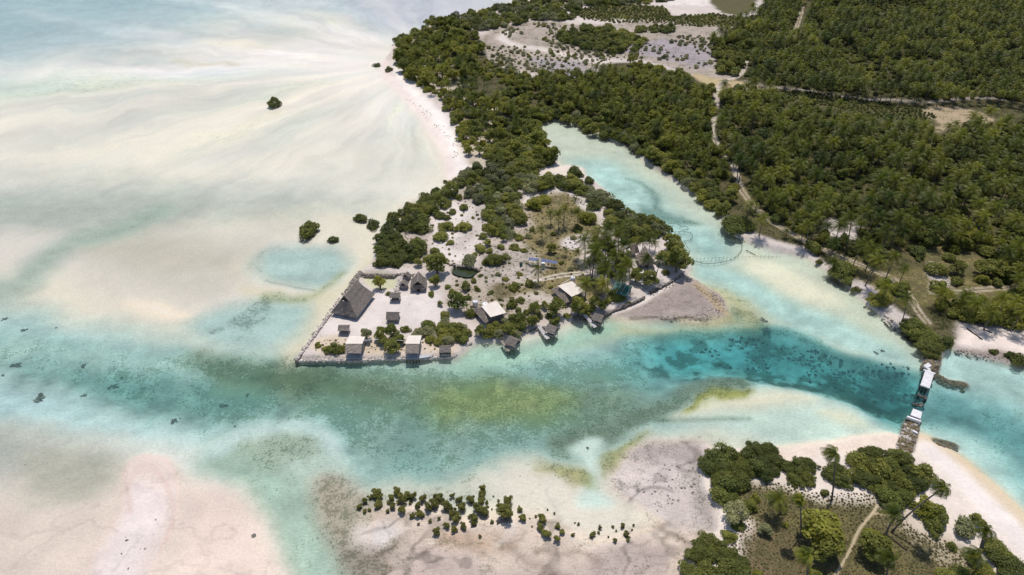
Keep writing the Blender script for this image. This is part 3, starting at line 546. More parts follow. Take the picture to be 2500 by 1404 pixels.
# ------------------------------------------------------------------ ground objects
ii = np.arange(N).reshape(NR, NC)
F = np.stack([ii[:-1, :-1], ii[:-1, 1:], ii[1:, 1:], ii[1:, :-1]], -1).reshape(-1, 4)
fcx = X[F].mean(1); fcy = Y[F].mean(1); cls = np.zeros(len(F), int)
def facein(poly):
    lo = poly.min(0); hi = poly.max(0); k = np.nonzero((fcx > lo[0]) & (fcx < hi[0]) & (fcy > lo[1]) & (fcy < hi[1]))[0]
    return k[sdf(fcx[k], fcy[k], poly) > 0]
l1 = facein(W(L1)); cls[l1] = 2
isl = facein(W([(700, 430), (1000, 440), (1125, 400), (1230, 392), (1300, 408), (1340, 400), (1440, 396), (1520, 500), (1640, 560), (1700, 640), (1700, 700), (1500, 820), (1150, 900), (700, 900)]))
cls[isl[cls[isl] == 2]] = 1
cls[facein(W(L2))] = 3
cls[facein(W([(1478, 770), (1540, 752), (1600, 717), (1660, 677), (1690, 680), (1725, 700), (1765, 722), (1782, 750), (1776, 774), (1700, 780), (1620, 778), (1550, 774)]))] = 4
cls[facein(smooth_poly(W([(305, 1165), (330, 1125), (370, 1112), (420, 1125), (440, 1175), (435, 1260), (400, 1340), (360, 1420), (330, 1500), (160, 1500), (215, 1400), (265, 1310), (305, 1240)])))] = 5
VV = np.stack([X, Y, fz], 1)
tint4 = np.concatenate([np.clip(ftint, .01, .9), np.ones((N, 1))], 1); mask4 = np.stack([fgrass, fdark, frub, np.ones(N)], 1)
def sub_mesh(name, faces, v, attrs, mat):
    u, inv = np.unique(faces, return_inverse=True)
    me = np_mesh(name, v[u], inv.reshape(faces.shape), True)
    for an, arr in attrs.items(): point_color(me, an, arr[u])
    return tag(link(name, me, mat), kind='structure')
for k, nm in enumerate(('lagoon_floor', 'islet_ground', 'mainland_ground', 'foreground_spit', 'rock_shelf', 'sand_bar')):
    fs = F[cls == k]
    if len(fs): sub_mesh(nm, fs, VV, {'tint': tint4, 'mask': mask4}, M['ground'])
# water sheet, coarser
r2 = np.unique(np.concatenate([np.arange(0, NR, 2), [NR - 1]])); c2 = np.unique(np.concatenate([np.arange(0, NC, 2), [NC - 1]]))
i2 = ii[np.ix_(r2, c2)]
F2 = np.stack([i2[:-1, :-1], i2[:-1, 1:], i2[1:, 1:], i2[1:, :-1]], -1).reshape(-1, 4)
F2 = F2[(fz[F2].min(1) < .02)]
dep = np.clip(-fz, 0, None)
ABS = np.array([.34, .115, .088])
wt = np.exp(-ABS[None, :] * dep[:, None]); wsc = 1 - np.exp(-.045 * dep)
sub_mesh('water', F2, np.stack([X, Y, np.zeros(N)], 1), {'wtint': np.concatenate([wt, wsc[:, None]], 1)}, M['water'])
# ------------------------------------------------------------------ simple materials
def surf(name, c1, c2, scale=2.0, rough=.85, spec=.2, bump=.3, stretch=(1, 1, 1), metal=0.0):
    t = NT(name); co = t.n('TexCoord').outputs['Object']; v = t.mapping(co, stretch)
    n = t.noise(v, scale, 4, .65); r = t.n('ObjectInfo').outputs['Random']
    c = t.mix(t.rng(n, .32, .68), c1, c2)
    hs = t.n('HueSaturation'); t.t.links.new(c, hs.inputs['Color']); t.set(hs.inputs['Value'], t.math('ADD', .88, t.math('MULTIPLY', r, .24)))
    t.pbr(hs.outputs[0], rough, spec, t.bump(n, bump, .05) if bump else None, metal); M[name] = t.m
surf('thatch', (.105, .09, .08), (.24, .21, .19), 5.5, .95, .05, .9)
surf('thatch_light', (.16, .13, .11), (.33, .28, .24), 5.5, .95, .05, .9)
surf('cream_roof', (.68, .60, .53), (.76, .68, .61), .5, .45, .3, 0)
surf('weathered_wood', (.17, .14, .12), (.34, .30, .27), 3, .9, .1, .4, (1, 6, 1))
surf('grey_plank', (.42, .40, .40), (.60, .57, .57), 3, .85, .15, .3)
surf('dark_wood', (.035, .028, .022), (.09, .07, .055), 3, .9, .1, .4)
surf('mat_wall', (.22, .20, .19), (.36, .33, .32), 6, .9, .1, .3)
surf('gable_shade', (.05, .042, .036), (.10, .082, .07), 5, .95, .05, .5)
surf('tank_white', (.78, .78, .80), (.84, .84, .86), .6, .35, .4, 0)
surf('concrete_pale', (.60, .57, .58), (.76, .73, .74), 1.2, .8, .2, .2)
surf('concrete_dark', (.06, .052, .046), (.15, .13, .115), 1.5, .9, .1, .4)
surf('stone', (.12, .10, .09), (.33, .29, .255), 1.6, .95, .1, .6)
surf('stone_pale', (.30, .26, .23), (.60, .55, .51), 1.8, .95, .1, .6)
surf('stone_weedy', (.085, .065, .035), (.26, .21, .13), 1.6, .9, .1, .6)
surf('coral_dark', (.022, .026, .022), (.08, .08, .066), 1.2, .95, .05, .8)
surf('coral', (.09, .092, .08), (.24, .235, .20), 1.2, .95, .05, .8)
surf('solar_blue', (.07, .095, .20), (.12, .15, .27), 2, .15, .5, 0)
surf('metal_grey', (.34, .35, .38), (.46, .47, .50), 2, .5, .4, 0)
surf('green_roof', (.010, .085, .066), (.025, .15, .115), .8, .5, .3, .1)
surf('net_line', (.045, .06, .05), (.09, .10, .085), 2, .9, .1, 0)
surf('bark', (.085, .072, .062), (.19, .165, .145), 3, .95, .05, .7, (1, 1, 4))
surf('pale_pipe', (.62, .62, .63), (.72, .72, .73), 1, .5, .3, 0)

# ------------------------------------------------------------------ mesh builder
class MB:
    def __init__(s): s.v = []; s.f = []
    def add(s, vs, fs):
        o = len(s.v); s.v += [tuple(p) for p in vs]; s.f += [tuple(i + o for i in f) for f in fs]; return s
    def box(s, c, d, rz=0.0, tilt=None):
        m = Matrix.Rotation(rz, 3, 'Z')
        if tilt is not None: m = m @ tilt
        vs = [Vector(c) + m @ Vector((sx * d[0] / 2, sy * d[1] / 2, sz * d[2] / 2)) for sz in (-1, 1) for sy in (-1, 1) for sx in (-1, 1)]
        return s.add(vs, [(0, 2, 3, 1), (4, 5, 7, 6), (0, 1, 5, 4), (2, 6, 7, 3), (0, 4, 6, 2), (1, 3, 7, 5)])
    def tube(s, pts, rad, n=6, cap=True):
        pts = [Vector(p) for p in pts]; rad = rad if isinstance(rad, (list, tuple)) else [rad] * len(pts); vs = []
        for i, p in enumerate(pts):
            t = (pts[min(i + 1, len(pts) - 1)] - pts[max(i - 1, 0)]).normalized()
            a = t.orthogonal().normalized() if abs(t.z) < .9 else t.cross(Vector((0, 1, 0))).normalized()
            b = t.cross(a)
            for k in range(n):
                an = 2 * math.pi * k / n; vs.append(p + (a * math.cos(an) + b * math.sin(an)) * rad[i])
        fs = [(i * n + k, i * n + (k + 1) % n, (i + 1) * n + (k + 1) % n, (i + 1) * n + k) for i in range(len(pts) - 1) for k in range(n)]
        if cap: fs += [tuple(range(n - 1, -1, -1)), tuple((len(pts) - 1) * n + k for k in range(n))]
        return s.add(vs, fs)
    def patch(s, a, b, c, d, nu=8, nv=6, jit=0.0, sag=0.0):   # a-b bottom edge, d-c top edge
        a, b, c, d = map(Vector, (a, b, c, d)); nrm = (b - a).cross(d - a).normalized(); vs = []
        for j in range(nv + 1):
            for i in range(nu + 1):
                u, v = i / nu, j / nv
                p = (a * (1 - u) + b * u) * (1 - v) + (d * (1 - u) + c * u) * v
                e = rnd.uniform(-1, 1) * jit
                vs.append(p + nrm * (e - sag * 4 * v * (1 - v)) + (Vector((rnd.uniform(-1, 1), rnd.uniform(-1, 1), 0)) * jit if j == 0 else Vector((0, 0, 0))))
        w = nu + 1
        return s.add(vs, [(j * w + i, j * w + i + 1, (j + 1) * w + i + 1, (j + 1) * w + i) for j in range(nv) for i in range(nu)])
    def rock(s, c, r, seed=0, flat=.7):
        t = (1 + 5 ** .5) / 2
        V = [(-1, t, 0), (1, t, 0), (-1, -t, 0), (1, -t, 0), (0, -1, t), (0, 1, t), (0, -1, -t), (0, 1, -t), (t, 0, -1), (t, 0, 1), (-t, 0, -1), (-t, 0, 1)]
        Fi = [(0, 11, 5), (0, 5, 1), (0, 1, 7), (0, 7, 10), (0, 10, 11), (1, 5, 9), (5, 11, 4), (11, 10, 2), (10, 7, 6), (7, 1, 8), (3, 9, 4), (3, 4, 2), (3, 2, 6), (3, 6, 8), (3, 8, 9), (4, 9, 5), (2, 4, 11), (6, 2, 10), (8, 6, 7), (9, 8, 1)]
        q = random.Random(seed); rz = q.uniform(0, 6.28); cs, sn = math.cos(rz), math.sin(rz); ax = q.uniform(.75, 1.3)
        vs = []
        for x, y, z in V:
            k = r * q.uniform(.68, 1.15) / 1.9; x, y = x * ax, y / ax
            vs.append((c[0] + k * (x * cs - y * sn), c[1] + k * (x * sn + y * cs), c[2] + k * z * flat))
        return s.add(vs, Fi)
    def mesh(s, name):
        me = bpy.data.meshes.new(name); me.from_pydata(s.v, [], s.f); me.update(); return me
    def build(s, name, mat, parent=None, smooth=False, bevel=0.0, solid=0.0):
        me = s.mesh(name)
        if smooth: me.polygons.foreach_set('use_smooth', [True] * len(me.polygons))
        o = link(name, me, M[mat], parent)
        if solid: md = o.modifiers.new('thickness', 'SOLIDIFY'); md.thickness = solid; md.offset = 1
        if bevel: md = o.modifiers.new('bevel', 'BEVEL'); md.width = bevel; md.segments = 1
        return o

# ------------------------------------------------------------------ huts
def frame_from(fl, fr, br, z):
    a, b, c = (Vector((*P(x, y, z), 0)) for x, y in (fl, fr, br))
    ctr = (a + c) / 2; w = (b - a).length; l = (c - b).length; d = b - a
    return ctr, w, l, math.atan2(d.y, d.x)
def gablet_roof(parent, Wd, L, ze, zr, gh=.62, ridge_in=.12, mat='thatch', over=0.0, back=True):
    """roof with hipped ends and a small open gable under each ridge end; local x = width, y = length"""
    hx, hy = Wd / 2, L / 2; zg = ze + (zr - ze) * gh; gx = hx * (1 - gh); gy = hy * (1 - ridge_in) * .92; ry = hy * (1 - ridge_in) + over
    gy = hy - (hy * .42) * gh
    m = MB()
    for sx in (1, -1):
        lo = [(sx * hx, -hy, ze), (sx * hx, hy, ze)]; hi = [(0, ry, zr), (0, -ry, zr)]; mid = [(sx * gx, gy, zg), (sx * gx, -gy, zg)]
        if sx > 0:
            m.patch(lo[0], lo[1], mid[0], mid[1], 14, 7, .05, .08); m.patch(mid[1], mid[0], hi[0], hi[1], 14, 4, .05)
        else:
            m.patch(lo[1], lo[0], mid[1], mid[0], 14, 7, .05, .08); m.patch(mid[0], mid[1], hi[1], hi[0], 14, 4, .05)
    for sy in (-1, 1):
        a, b = (-hx * -sy, sy * hy, ze), (hx * -sy, sy * hy, ze); c, d = (gx * -sy, sy * gy, zg), (gx * sy, sy * gy, zg)
        m.patch(a, b, c, d, 10, 6, .05, .06)
    r = m.build('roof', mat, parent, solid=.14)
    for sy in (-1, 1):
        y = sy * (gy - .35); g = MB(); g.add([(-gx * .95, y, zg - .1), (gx * .95, y, zg - .1), (0, y, zr - .08)], [(0, 1, 2) if sy < 0 else (0, 2, 1)])
        g.build('gable_shade_panel', 'gable_shade', r)  # dark sheet coloured as the shade inside the gable opening
    k = MB(); k.tube([(0, -ry - .05, zr + .07), (0, 0, zr + .04), (0, ry + .05, zr + .07)], .14, 6); k.build('ridge_cap', 'thatch_light', r)
    return r
def gable_roof(parent, Wd, L, ze, zr, mat='thatch', name='roof'):
    """ridge along local x, slopes to -y and +y"""
    hx, hy = L / 2, Wd / 2; m = MB()
    m.patch((-hx, -hy, ze), (hx, -hy, ze), (hx, 0, zr), (-hx, 0, zr), 10, 6, .04, .03)
    m.patch((hx, hy, ze), (-hx, hy, ze), (-hx, 0, zr), (hx, 0, zr), 10, 6, .04, .03)
    r = m.build(name, mat, parent, solid=.12)
    k = MB(); k.tube([(-hx, 0, zr + .05), (hx, 0, zr + .05)], .11, 6); k.build('ridge_cap', 'thatch_light', r); return r
def posts(parent, xs_, ys_, z0, z1, r=.07, mat='weathered_wood'):
    for x in xs_:
        for y in ys_:
            MB().tube([(x, y, z0), (x, y, z1)], r, 6).build('post', mat, parent)

# large hall
c, w, l, rz = frame_from((813, 762), (873, 774), (910, 715), 1.9)
hall = empty('thatched_hall', (c.x, c.y, ground_z(c.x, c.y)), rz)
gablet_roof(hall, w * 1.04, l, 1.0, 5.4, .68, .30)
MB().box((0, 0, .06), (w * .86, l * .86, .12)).build('floor_slab', 'concrete_pale', hall, bevel=.03)
for x in (-w * .43, 0, w * .43):
    for y in (-l * .43, -l * .15, l * .15, l * .43): MB().tube([(x, y, .05), (x, y, 1.5)], .11, 6).build('post', 'weathered_wood', hall)
tag(hall, 'largest thatched hall with tall steep roof beside the left sea wall', 'hut')

# medium hut behind
c, w, l, rz = frame_from((1000, 712), (1038, 711), (1044, 676), 1.6)
h2 = empty('thatched_hut', (c.x, c.y, ground_z(c.x, c.y)), rz)
gablet_roof(h2, w * 1.0, l * .72, 1.0, 3.1, .5, .05)
MB().box((0, 0, .62), (w * .8, l * .62, 1.24)).build('wall', 'mat_wall', h2, bevel=.03)
MB().box((0, -l * .31 - .03, .55), (.8, .05, 1.1)).build('door', 'dark_wood', h2)
tag(h2, 'medium thatched hut with dark open gable in front of the leafy tree behind the hall', 'hut')

def shelter(px, py, Wd, L, ze, zr, rz, label, walls=False, mat='thatch', flat=False):
    g = G(px, py, ze); o = empty('thatched_shelter', g, rz)
    if flat:
        MB().patch((-L / 2, -Wd / 2, ze), (L / 2, -Wd / 2, ze), (L / 2, Wd / 2, zr), (-L / 2, Wd / 2, zr), 8, 5, .04).build('roof', mat, o, solid=.12)
    else: gable_roof(o, Wd, L, ze, zr, mat)
    for x in (-L * .4, L * .4):
        for y in (-Wd * .38, Wd * .38): MB().tube([(x, y, -.1), (x, y, ze + .05)], .06, 6).build('post', 'weathered_wood', o)
    if walls:
        MB().box((0, 0, ze * .45), (L * .8, Wd * .7, ze * .9)).build('wall', 'mat_wall', o, bevel=.02)
    else:
        MB().box((0, 0, .5), (L * .72, Wd * .66, .09)).build('platform', 'weathered_wood', o, bevel=.02)
        for x in (-L * .3, L * .3):
            for y in (-Wd * .26, Wd * .26): MB().box((x, y, .22), (.1, .1, .46)).build('platform_leg', 'weathered_wood', o)
    return tag(o, label, 'shelter', 'small thatched shelters in the walled compound')
shelter(965, 721, 2.0, 2.5, 1.5, 2.0, .0, 'open thatched shelter with shaded platform in front of the rubble wall')
shelter(960, 772, 2.6, 2.9, 1.0, 2.1, -.02, 'rounded thatched shelter alone in the middle of the sandy yard', True)
shelter(840, 801, 2.0, 2.4, 1.3, 1.9, -.03, 'small open thatched shelter nearest the left wall corner')
shelter(986, 694, 2.0, 1.5, 1.1, 1.9, 1.4, 'tiny steep thatched shed beside the pale rubble wall', True)
shelter(993, 673, 1.8, 1.4, 1.0, 1.7, 1.2, 'tiny thatched shed touching the back wall behind the medium hut', True)

# bungalows on the front wall: cream back slope, thatched front eave, grey veranda over the water
def ribbed(a, b, c, d, n):
    a, b, c, d = map(Vector, (a, b, c, d)); nrm = (b - a).cross(d - a).normalized(); m = MB(); vs = []
    for i in range(2 * n + 1):
        u = i / (2 * n); off = nrm * (.035 if i % 2 else 0); vs += [a * (1 - u) + b * u + off, d * (1 - u) + c * u + off]
    m.add(vs, [(2 * i, 2 * i + 2, 2 * i + 3, 2 * i + 1) for i in range(2 * n)]); return m
def wall_bungalow(px, py, wd, dp, label):
    g = P(px, py, 1.0); o = empty('wall_bungalow', (g[0], g[1], 0.0), 0.0)
    hx = wd / 2
    ribbed((-hx, -.1, 3.55), (hx, -.1, 3.55), (hx, dp, 2.75), (-hx, dp, 2.75), 14).build('sheet_roof', 'cream_roof', o, solid=.05)
    MB().patch((-hx * .96, -1.75, 2.35), (hx * .96, -1.75, 2.35), (hx * .98, -.12, 3.45), (-hx * .98, -.12, 3.45), 10, 6, .06).build('thatch_eave', 'thatch_light', o, solid=.14)
    MB().box((0, dp * .42, 1.75), (wd * .9, dp * .8, 2.1)).build('wall', 'mat_wall', o, bevel=.03)
    MB().box((0, -.85, .82), (wd * .96, 1.9, .12)).build('veranda_deck', 'metal_grey', o, bevel=.02)
    for x in (-hx * .9, -hx * .45, 0, hx * .45, hx * .9):
        MB().tube([(x, -1.65, -1.2), (x, -1.65, .8)], .06, 6).build('stilt', 'dark_wood', o)
    for x in (-hx * .9, hx * .9): MB().tube([(x, -1.68, .8), (x, -1.68, 2.5)], .05, 6).build('post', 'weathered_wood', o)
    m = MB(); m.tube([(-hx * .9, -1.68, 1.6), (hx * .9, -1.68, 1.6)], .035, 5); m.tube([(-hx * .9, -1.68, 1.2), (hx * .9, -1.68, 1.2)], .03, 5); m.build('railing', 'weathered_wood', o)
    MB().box((hx * .2, -.02 + dp * .02 - .02, 1.55), (.8, .05, 1.5)).build('door', 'dark_wood', o)
    return tag(o, label, 'bungalow', 'cream roofed bungalows on the front sea wall')
wall_bungalow(868, 861, 3.55, 3.3, 'left cream roofed bungalow straddling the front sea wall on stilts')
wall_bungalow(1010, 861, 2.95, 3.5, 'right cream roofed bungalow on the front wall beside a grey ramp')
g = P(1036, 869, 1.0)
rp = MB(); rp.add([(-1.3, -.75, .86), (.9, -.35, .86), (1.9, .55, .80), (-.9, .2, .86), (-1.3, -.75, .74), (.9, -.35, .74), (1.9, .55, .68), (-.9, .2, .74)], [(0, 1, 2, 3), (7, 6, 5, 4), (0, 4, 5, 1), (1, 5, 6, 2), (2, 6, 7, 3), (3, 7, 4, 0)])
o = rp.build('grey_ramp', 'metal_grey'); o.location = (g[0], g[1], .12); tag(o, 'pale grey pointed ramp on the sea wall next to the right bungalow', 'ramp')

def over_hut(px, py, wd, dp, rz, z0, label, walk=None, group='thatched huts on stilts over the channel', nbox=1):
    g = P(px, py, z0 + 1.6); o = empty('stilt_hut', (g[0], g[1], 0.0), rz)
    hx, hy = wd / 2, dp / 2
    m = MB(); m.patch((-hx, -hy, z0 + 1.2), (hx, -hy, z0 + 1.2), (hx * .94, hy * .15, z0 + 2.05), (-hx * .94, hy * .15, z0 + 2.05), 8, 5, .05)
    m.patch((hx, hy, z0 + 1.3), (-hx, hy, z0 + 1.3), (-hx * .94, hy * .15, z0 + 2.05), (hx * .94, hy * .15, z0 + 2.05), 8, 5, .05)
    r = m.build('roof', 'thatch', o, solid=.12); MB().tube([(-hx * .95, hy * .15, z0 + 2.1), (hx * .95, hy * .15, z0 + 2.1)], .1, 6).build('ridge_cap', 'thatch_light', r)
    MB().box((0, 0, z0), (wd * .86, dp * .86, .12)).build('deck', 'weathered_wood', o, bevel=.02)
    for x in (-hx * .8, hx * .8):
        for y in (-hy * .8, hy * .8): MB().tube([(x, y, -1.3), (x, y, z0 + 1.3)], .055, 6).build('stilt', 'dark_wood', o)
    w_ = MB()
    w_.box((0, hy * .8, z0 + .6), (wd * .8, .06, 1.1)); w_.box((hx * .8, 0, z0 + .55), (.06, dp * .75, .9)); w_.box((0, -hy * .8, z0 + .35), (wd * .8, .05, .5)); w_.build('wall', 'mat_wall', o)
    return tag(o, label, 'hut', group)
def walkway(a, b, za, zb, wd, label, mat='grey_plank'):
    A = Vector((*P(a[0], a[1], za), za)); B = Vector((*P(b[0], b[1], zb), zb)); L = (B - A).length; rz = math.atan2((B - A).y, (B - A).x)
    o = empty('walkway', (A.x, A.y, 0), rz); n = max(3, int(L / .42))
    me = MB().box((0, 0, 0), (.37, wd, .06)).mesh('plank'); me.materials.append(M[mat])
    for k in range(n):
        p = bpy.data.objects.new('plank', me); col.objects.link(p); p.parent = o; p.location = (L * (k + .5) / n, rnd.uniform(-.04, .04), za + (zb - za) * (k + .5) / n + .06); p.rotation_euler = (0, 0, rnd.uniform(-.03, .03))
    for s_ in (-1, 1): MB().box((L / 2, s_ * wd * .4, (za + zb) / 2 - .02), (L, .08, .1)).build('beam', 'weathered_wood', o)
    for k in range(1, 4):
        for s_ in (-1, 1): MB().tube([(L * k / 3.2, s_ * wd * .42, -1.1), (L * k / 3.2, s_ * wd * .42, za)], .05, 5).build('pile', 'dark_wood', o)
    return tag(o, label, 'walkway', 'plank walkways to the stilt huts')
over_hut(1087, 850, 2.55, 2.0,   .04, .6, 'small thatched hut on stilts at the right end of the front wall', group='thatched huts on stilts over the channel')
over_hut(1252, 832, 2.7, 2.6, -.62, .6, 'leftmost stilt hut over the channel, in front of the large bush')
over_hut(1347, 802, 2.5, 2.4, -.55, .6, 'middle stilt hut over the channel, beside a pale plank walkway')
over_hut(1461, 774, 2.5, 2.3, -.55, .6, 'stilt hut closest to the grey rock shelf')
walkway((1224, 832), (1243, 858), .95, .9, .6, 'dark narrow plank walkway beside the leftmost stilt hut', 'weathered_wood')
walkway((1314, 795), (1338, 828), 1.0, .9, .85, 'pale plank walkway beside the middle stilt hut')
walkway((1425, 766), (1454, 800), 1.0, .9, .8, 'pale plank walkway beside the stilt hut near the rock shelf')

# two houses with a flat cream sheet over thatch
def cream_house(fl, fr, br, sheet, label):
    """fl/fr/br = thatch eave corners, sheet = four photo points of the cream roof sheet"""
    c, w, l, rz = frame_from(fl, fr, br, 1.9); z = ground_z(c.x, c.y); o = empty('cream_roof_house', (c.x, c.y, z), rz)
    hx, hy = w / 2, l / 2; zr = 2.75; e = 1.25
    m = MB()
    m.patch((-hx, -hy, e), (hx, -hy, e), (hx * .55, -hy * .2, zr), (-hx * .55, -hy * .2, zr), 12, 6, .05)
    m.patch((hx, hy, e), (-hx, hy, e), (-hx * .55, hy * .2, zr), (hx * .55, hy * .2, zr), 12, 6, .05)
    m.patch((hx, -hy, e), (hx, hy, e), (hx * .55, hy * .2, zr), (hx * .55, -hy * .2, zr), 8, 6, .05)
    m.patch((-hx, hy, e), (-hx, -hy, e), (-hx * .55, -hy * .2, zr), (-hx * .55, hy * .2, zr), 8, 6, .05)
    m.patch((-hx * .55, -hy * .2, zr), (hx * .55, -hy * .2, zr), (hx * .55, hy * .2, zr), (-hx * .55, hy * .2, zr), 6, 3, .02)
    m.build('thatch_roof', 'thatch_light', o, solid=.12)
    MB().box((0, 0, .8), (w * .82, l * .82, e)).build('wall', 'mat_wall', o, bevel=.03)
    inv = Matrix.Rotation(-rz, 3, 'Z'); q = []
    for (x, y), zz in zip(sheet, (2.75, 2.6, 2.95, 3.1)):
        p = P(x, y, z + zz); q.append(inv @ Vector((p[0] - c.x, p[1] - c.y, zz)))
    ribbed(q[0], q[1], q[2], q[3], 18).build('sheet_roof', 'cream_roof', o, solid=.06)
    for k in range(2):
        MB().box((-hx * .41 + (k * .5) * w * .4, -hy * .8 - .03, .75), (.7, .05, .6)).build('window', 'dark_wood', o)
    return tag(o, label, 'house', 'cream sheet roofed houses')
cream_house((1186, 788), (1240, 768), (1206, 738), [(1198, 775), (1236, 764), (1212, 735), (1175, 748)], 'thatched house under a square cream sheet roof, two white tanks behind it')
cream_house((1386, 738), (1440, 718), (1394, 690), [(1396, 725), (1427, 712), (1396, 687), (1362, 698)], 'thatched house under a slanted cream sheet roof with one stacked white tank')

def tank(px, py, r, h, label, base=0.0, zstand=0.0):
    g = G(px, py, h); o = empty('water_tank', (g[0], g[1], g[2] + zstand)); m = MB()
    prof = [(r, 0), (r, h * .18), (r * 1.03, h * .2), (r * .97, h * .24), (r, h * .28), (r, h * .48), (r * 1.03, h * .5), (r * .97, h * .54), (r, h * .58), (r, h * .85), (r * .8, h * .94), (r * .3, h), (.02, h)]
    n = 20; vs = [(a * math.cos(2 * math.pi * k / n), a * math.sin(2 * math.pi * k / n), z) for a, z in prof for k in range(n)]
    m.add(vs, [(i * n + k, i * n + (k + 1) % n, (i + 1) * n + (k + 1) % n, (i + 1) * n + k) for i in range(len(prof) - 1) for k in range(n)])
    m.build('tank_body', 'tank_white', o, smooth=True)
    MB().tube([(r * .1, -r * .1, h * .97), (r * .1, -r * .1, h * 1.04)], r * .22, 10).build('lid', 'dark_wood', o)
    return tag(o, label, 'water tank', 'white plastic water tanks')
tank(1160, 734, .62, 1.5, 'left one of the two white water tanks behind the square cream roof')
tank(1184, 740, .66, 1.6, 'right one of the two white water tanks, touching the square cream roof')
tank(1399, 675, .56, 2.1, 'white water tank standing behind the slanted cream roof')
tank(946, 829, .38, .8, 'small white water tank among shrubs between the two wall bungalows')
def pipe(a, b, za, zb, r, label):
    A = P(*a, za); B = P(*b, zb); o = MB().tube([(A[0], A[1], za), ((A[0] + B[0]) / 2, (A[1] + B[1]) / 2, (za + zb) / 2 + .03), (B[0], B[1], zb)], r, 6).build('water_pipe', 'pale_pipe'); return tag(o, label, 'pipe')
pipe((889, 831), (944, 828), 2.9, 2.0, .06, 'white pipe running right from the left cream wall bungalow')
pipe((951, 829), (995, 833), 2.0, 2.9, .05, 'white pipe running left from the right cream wall bungalow')
pipe((1394, 680), (1372, 693), 2.6, 3.2, .07, 'white pipe from the stacked tank to the slanted cream roof')
pipe((1165, 735), (1180, 738), 2.0, 2.1, .05, 'short white pipe between the two water tanks')

# green shelter
c, w, l, rz = frame_from((1489, 712), (1530, 726), (1543, 708), 2.2)
gr = empty('green_shelter', (c.x, c.y, ground_z(c.x, c.y)), rz)
ribbed((-w / 2, -l / 2, 1.55), (w / 2, -l / 2, 1.55), (w / 2, l / 2, 2.5), (-w / 2, l / 2, 2.5), 10).build('roof', 'green_roof', gr, solid=.05)
for k in range(4):
    MB().box((-w * .42 + k * w * .28, -.1, 2.09), (.09, l * .96, .07), 0, Matrix.Rotation(math.atan2(.95, l), 3, 'X')).build('batten', 'grey_plank', gr)
posts(gr, (-w * .45, 0, w * .45), (-l * .42, l * .42), 0, 1.75, .06)
MB().box((0, -l * .1, .45), (w * .8, .9, .08)).build('bench', 'weathered_wood', gr)
tag(gr, 'open shelter with green sheet roof among palms', 'shelter')
# hut in the palm grove
c, w, l, rz = frame_from((1560, 650), (1590, 648), (1592, 618), 2.0)
h3 = empty('grove_hut', (c.x, c.y, ground_z(c.x, c.y)), rz)
gablet_roof(h3, w * 1.25, l * .75, 1.2, 4.2, .6, .1, 'thatch_light')
MB().box((0, 0, .6), (w, l * .55, 1.2)).build('wall', 'mat_wall', h3, bevel=.02)
MB().box((0, -l * .275 - .03, .55), (.8, .05, 1.05)).build('door', 'dark_wood', h3)
tag(h3, 'thatched hut half hidden by coconut palms in the grove', 'hut')
c = G(1545, 601, 2.5); h4 = empty('lean_to', c, .5); gable_roof(h4, 2.8, 2.4, 1.0, 3.0, 'thatch_light'); posts(h4, (-1, 1), (-1.1, 1.1), 0, 1.2, .06); MB().box((0, 0, .5), (1.7, 1.6, .08)).build('platform', 'weathered_wood', h4)
tag(h4, 'small steep thatched lean-to behind the hut in the palm grove', 'shelter')

# solar array
def solar(px0, py0, px1, py1, n, label):
    A = Vector(G(px0, py0, 1.6)); B = Vector(G(px1, py1, 1.6)); L = (B - A).length; rz = math.atan2((B - A).y, (B - A).x)
    o = empty('solar_array', A, rz); pw = L / n
    tl = Matrix.Rotation(-.5, 3, 'X'); me = MB().box((0, 0, 0), (pw * .9, .95, .05), 0, Matrix.Rotation(.15, 3, 'X')).mesh('panel'); me.materials.append(M['solar_blue'])
    fr = MB().box((0, 0, -.04), (pw * .97, 1.02, .04), 0, Matrix.Rotation(.15, 3, 'X')).mesh('panel_frame'); fr.materials.append(M['metal_grey'])
    for k in range(n):
        p = bpy.data.objects.new('panel', me); col.objects.link(p); p.parent = o; p.location = (pw * (k + .5), 0, 1.65)
        q = bpy.data.objects.new('panel_frame', fr); col.objects.link(q); q.parent = p
    MB().box((L / 2, -.2, 1.46), (L, .07, .07)).build('rail', 'metal_grey', o)
    for k in range(0, n + 1, 2): MB().tube([(pw * k, 0, -.1), (pw * k, 0, 1.6)], .05, 6).build('post', 'metal_grey', o)
    return tag(o, label, 'solar panels', 'rows of blue solar panels')
solar(1291, 632, 1316, 635, 5, 'short left row of blue solar panels, partly behind a palm')
solar(1321, 635, 1360, 641, 9, 'long right row of blue solar panels on metal posts')
g = G(1326, 648, 1.0); o = empty('switch_cabinet', g, -.1); MB().box((0, 0, .9), (.9, .5, 1.8)).build('cabinet_body', 'pale_pipe', o, bevel=.03); MB().box((0, -.26, .9), (.76, .03, 1.6)).build('door', 'metal_grey', o)
tag(o, 'pale grey cabinet under the solar panels', 'cabinet')
g = G(1272, 645, .5); o = empty('water_barrel', g); MB().tube([(0, 0, 0), (0, 0, .3), (0, 0, .6), (0, 0, .95)], [.36, .39, .39, .35], 12).build('barrel_body', 'green_roof', o); MB().tube([(0, 0, .95), (0, 0, 1.0)], .30, 12).build('lid', 'dark_wood', o)
tag(o, 'dark barrel standing on pale rubble left of the solar panels', 'barrel')

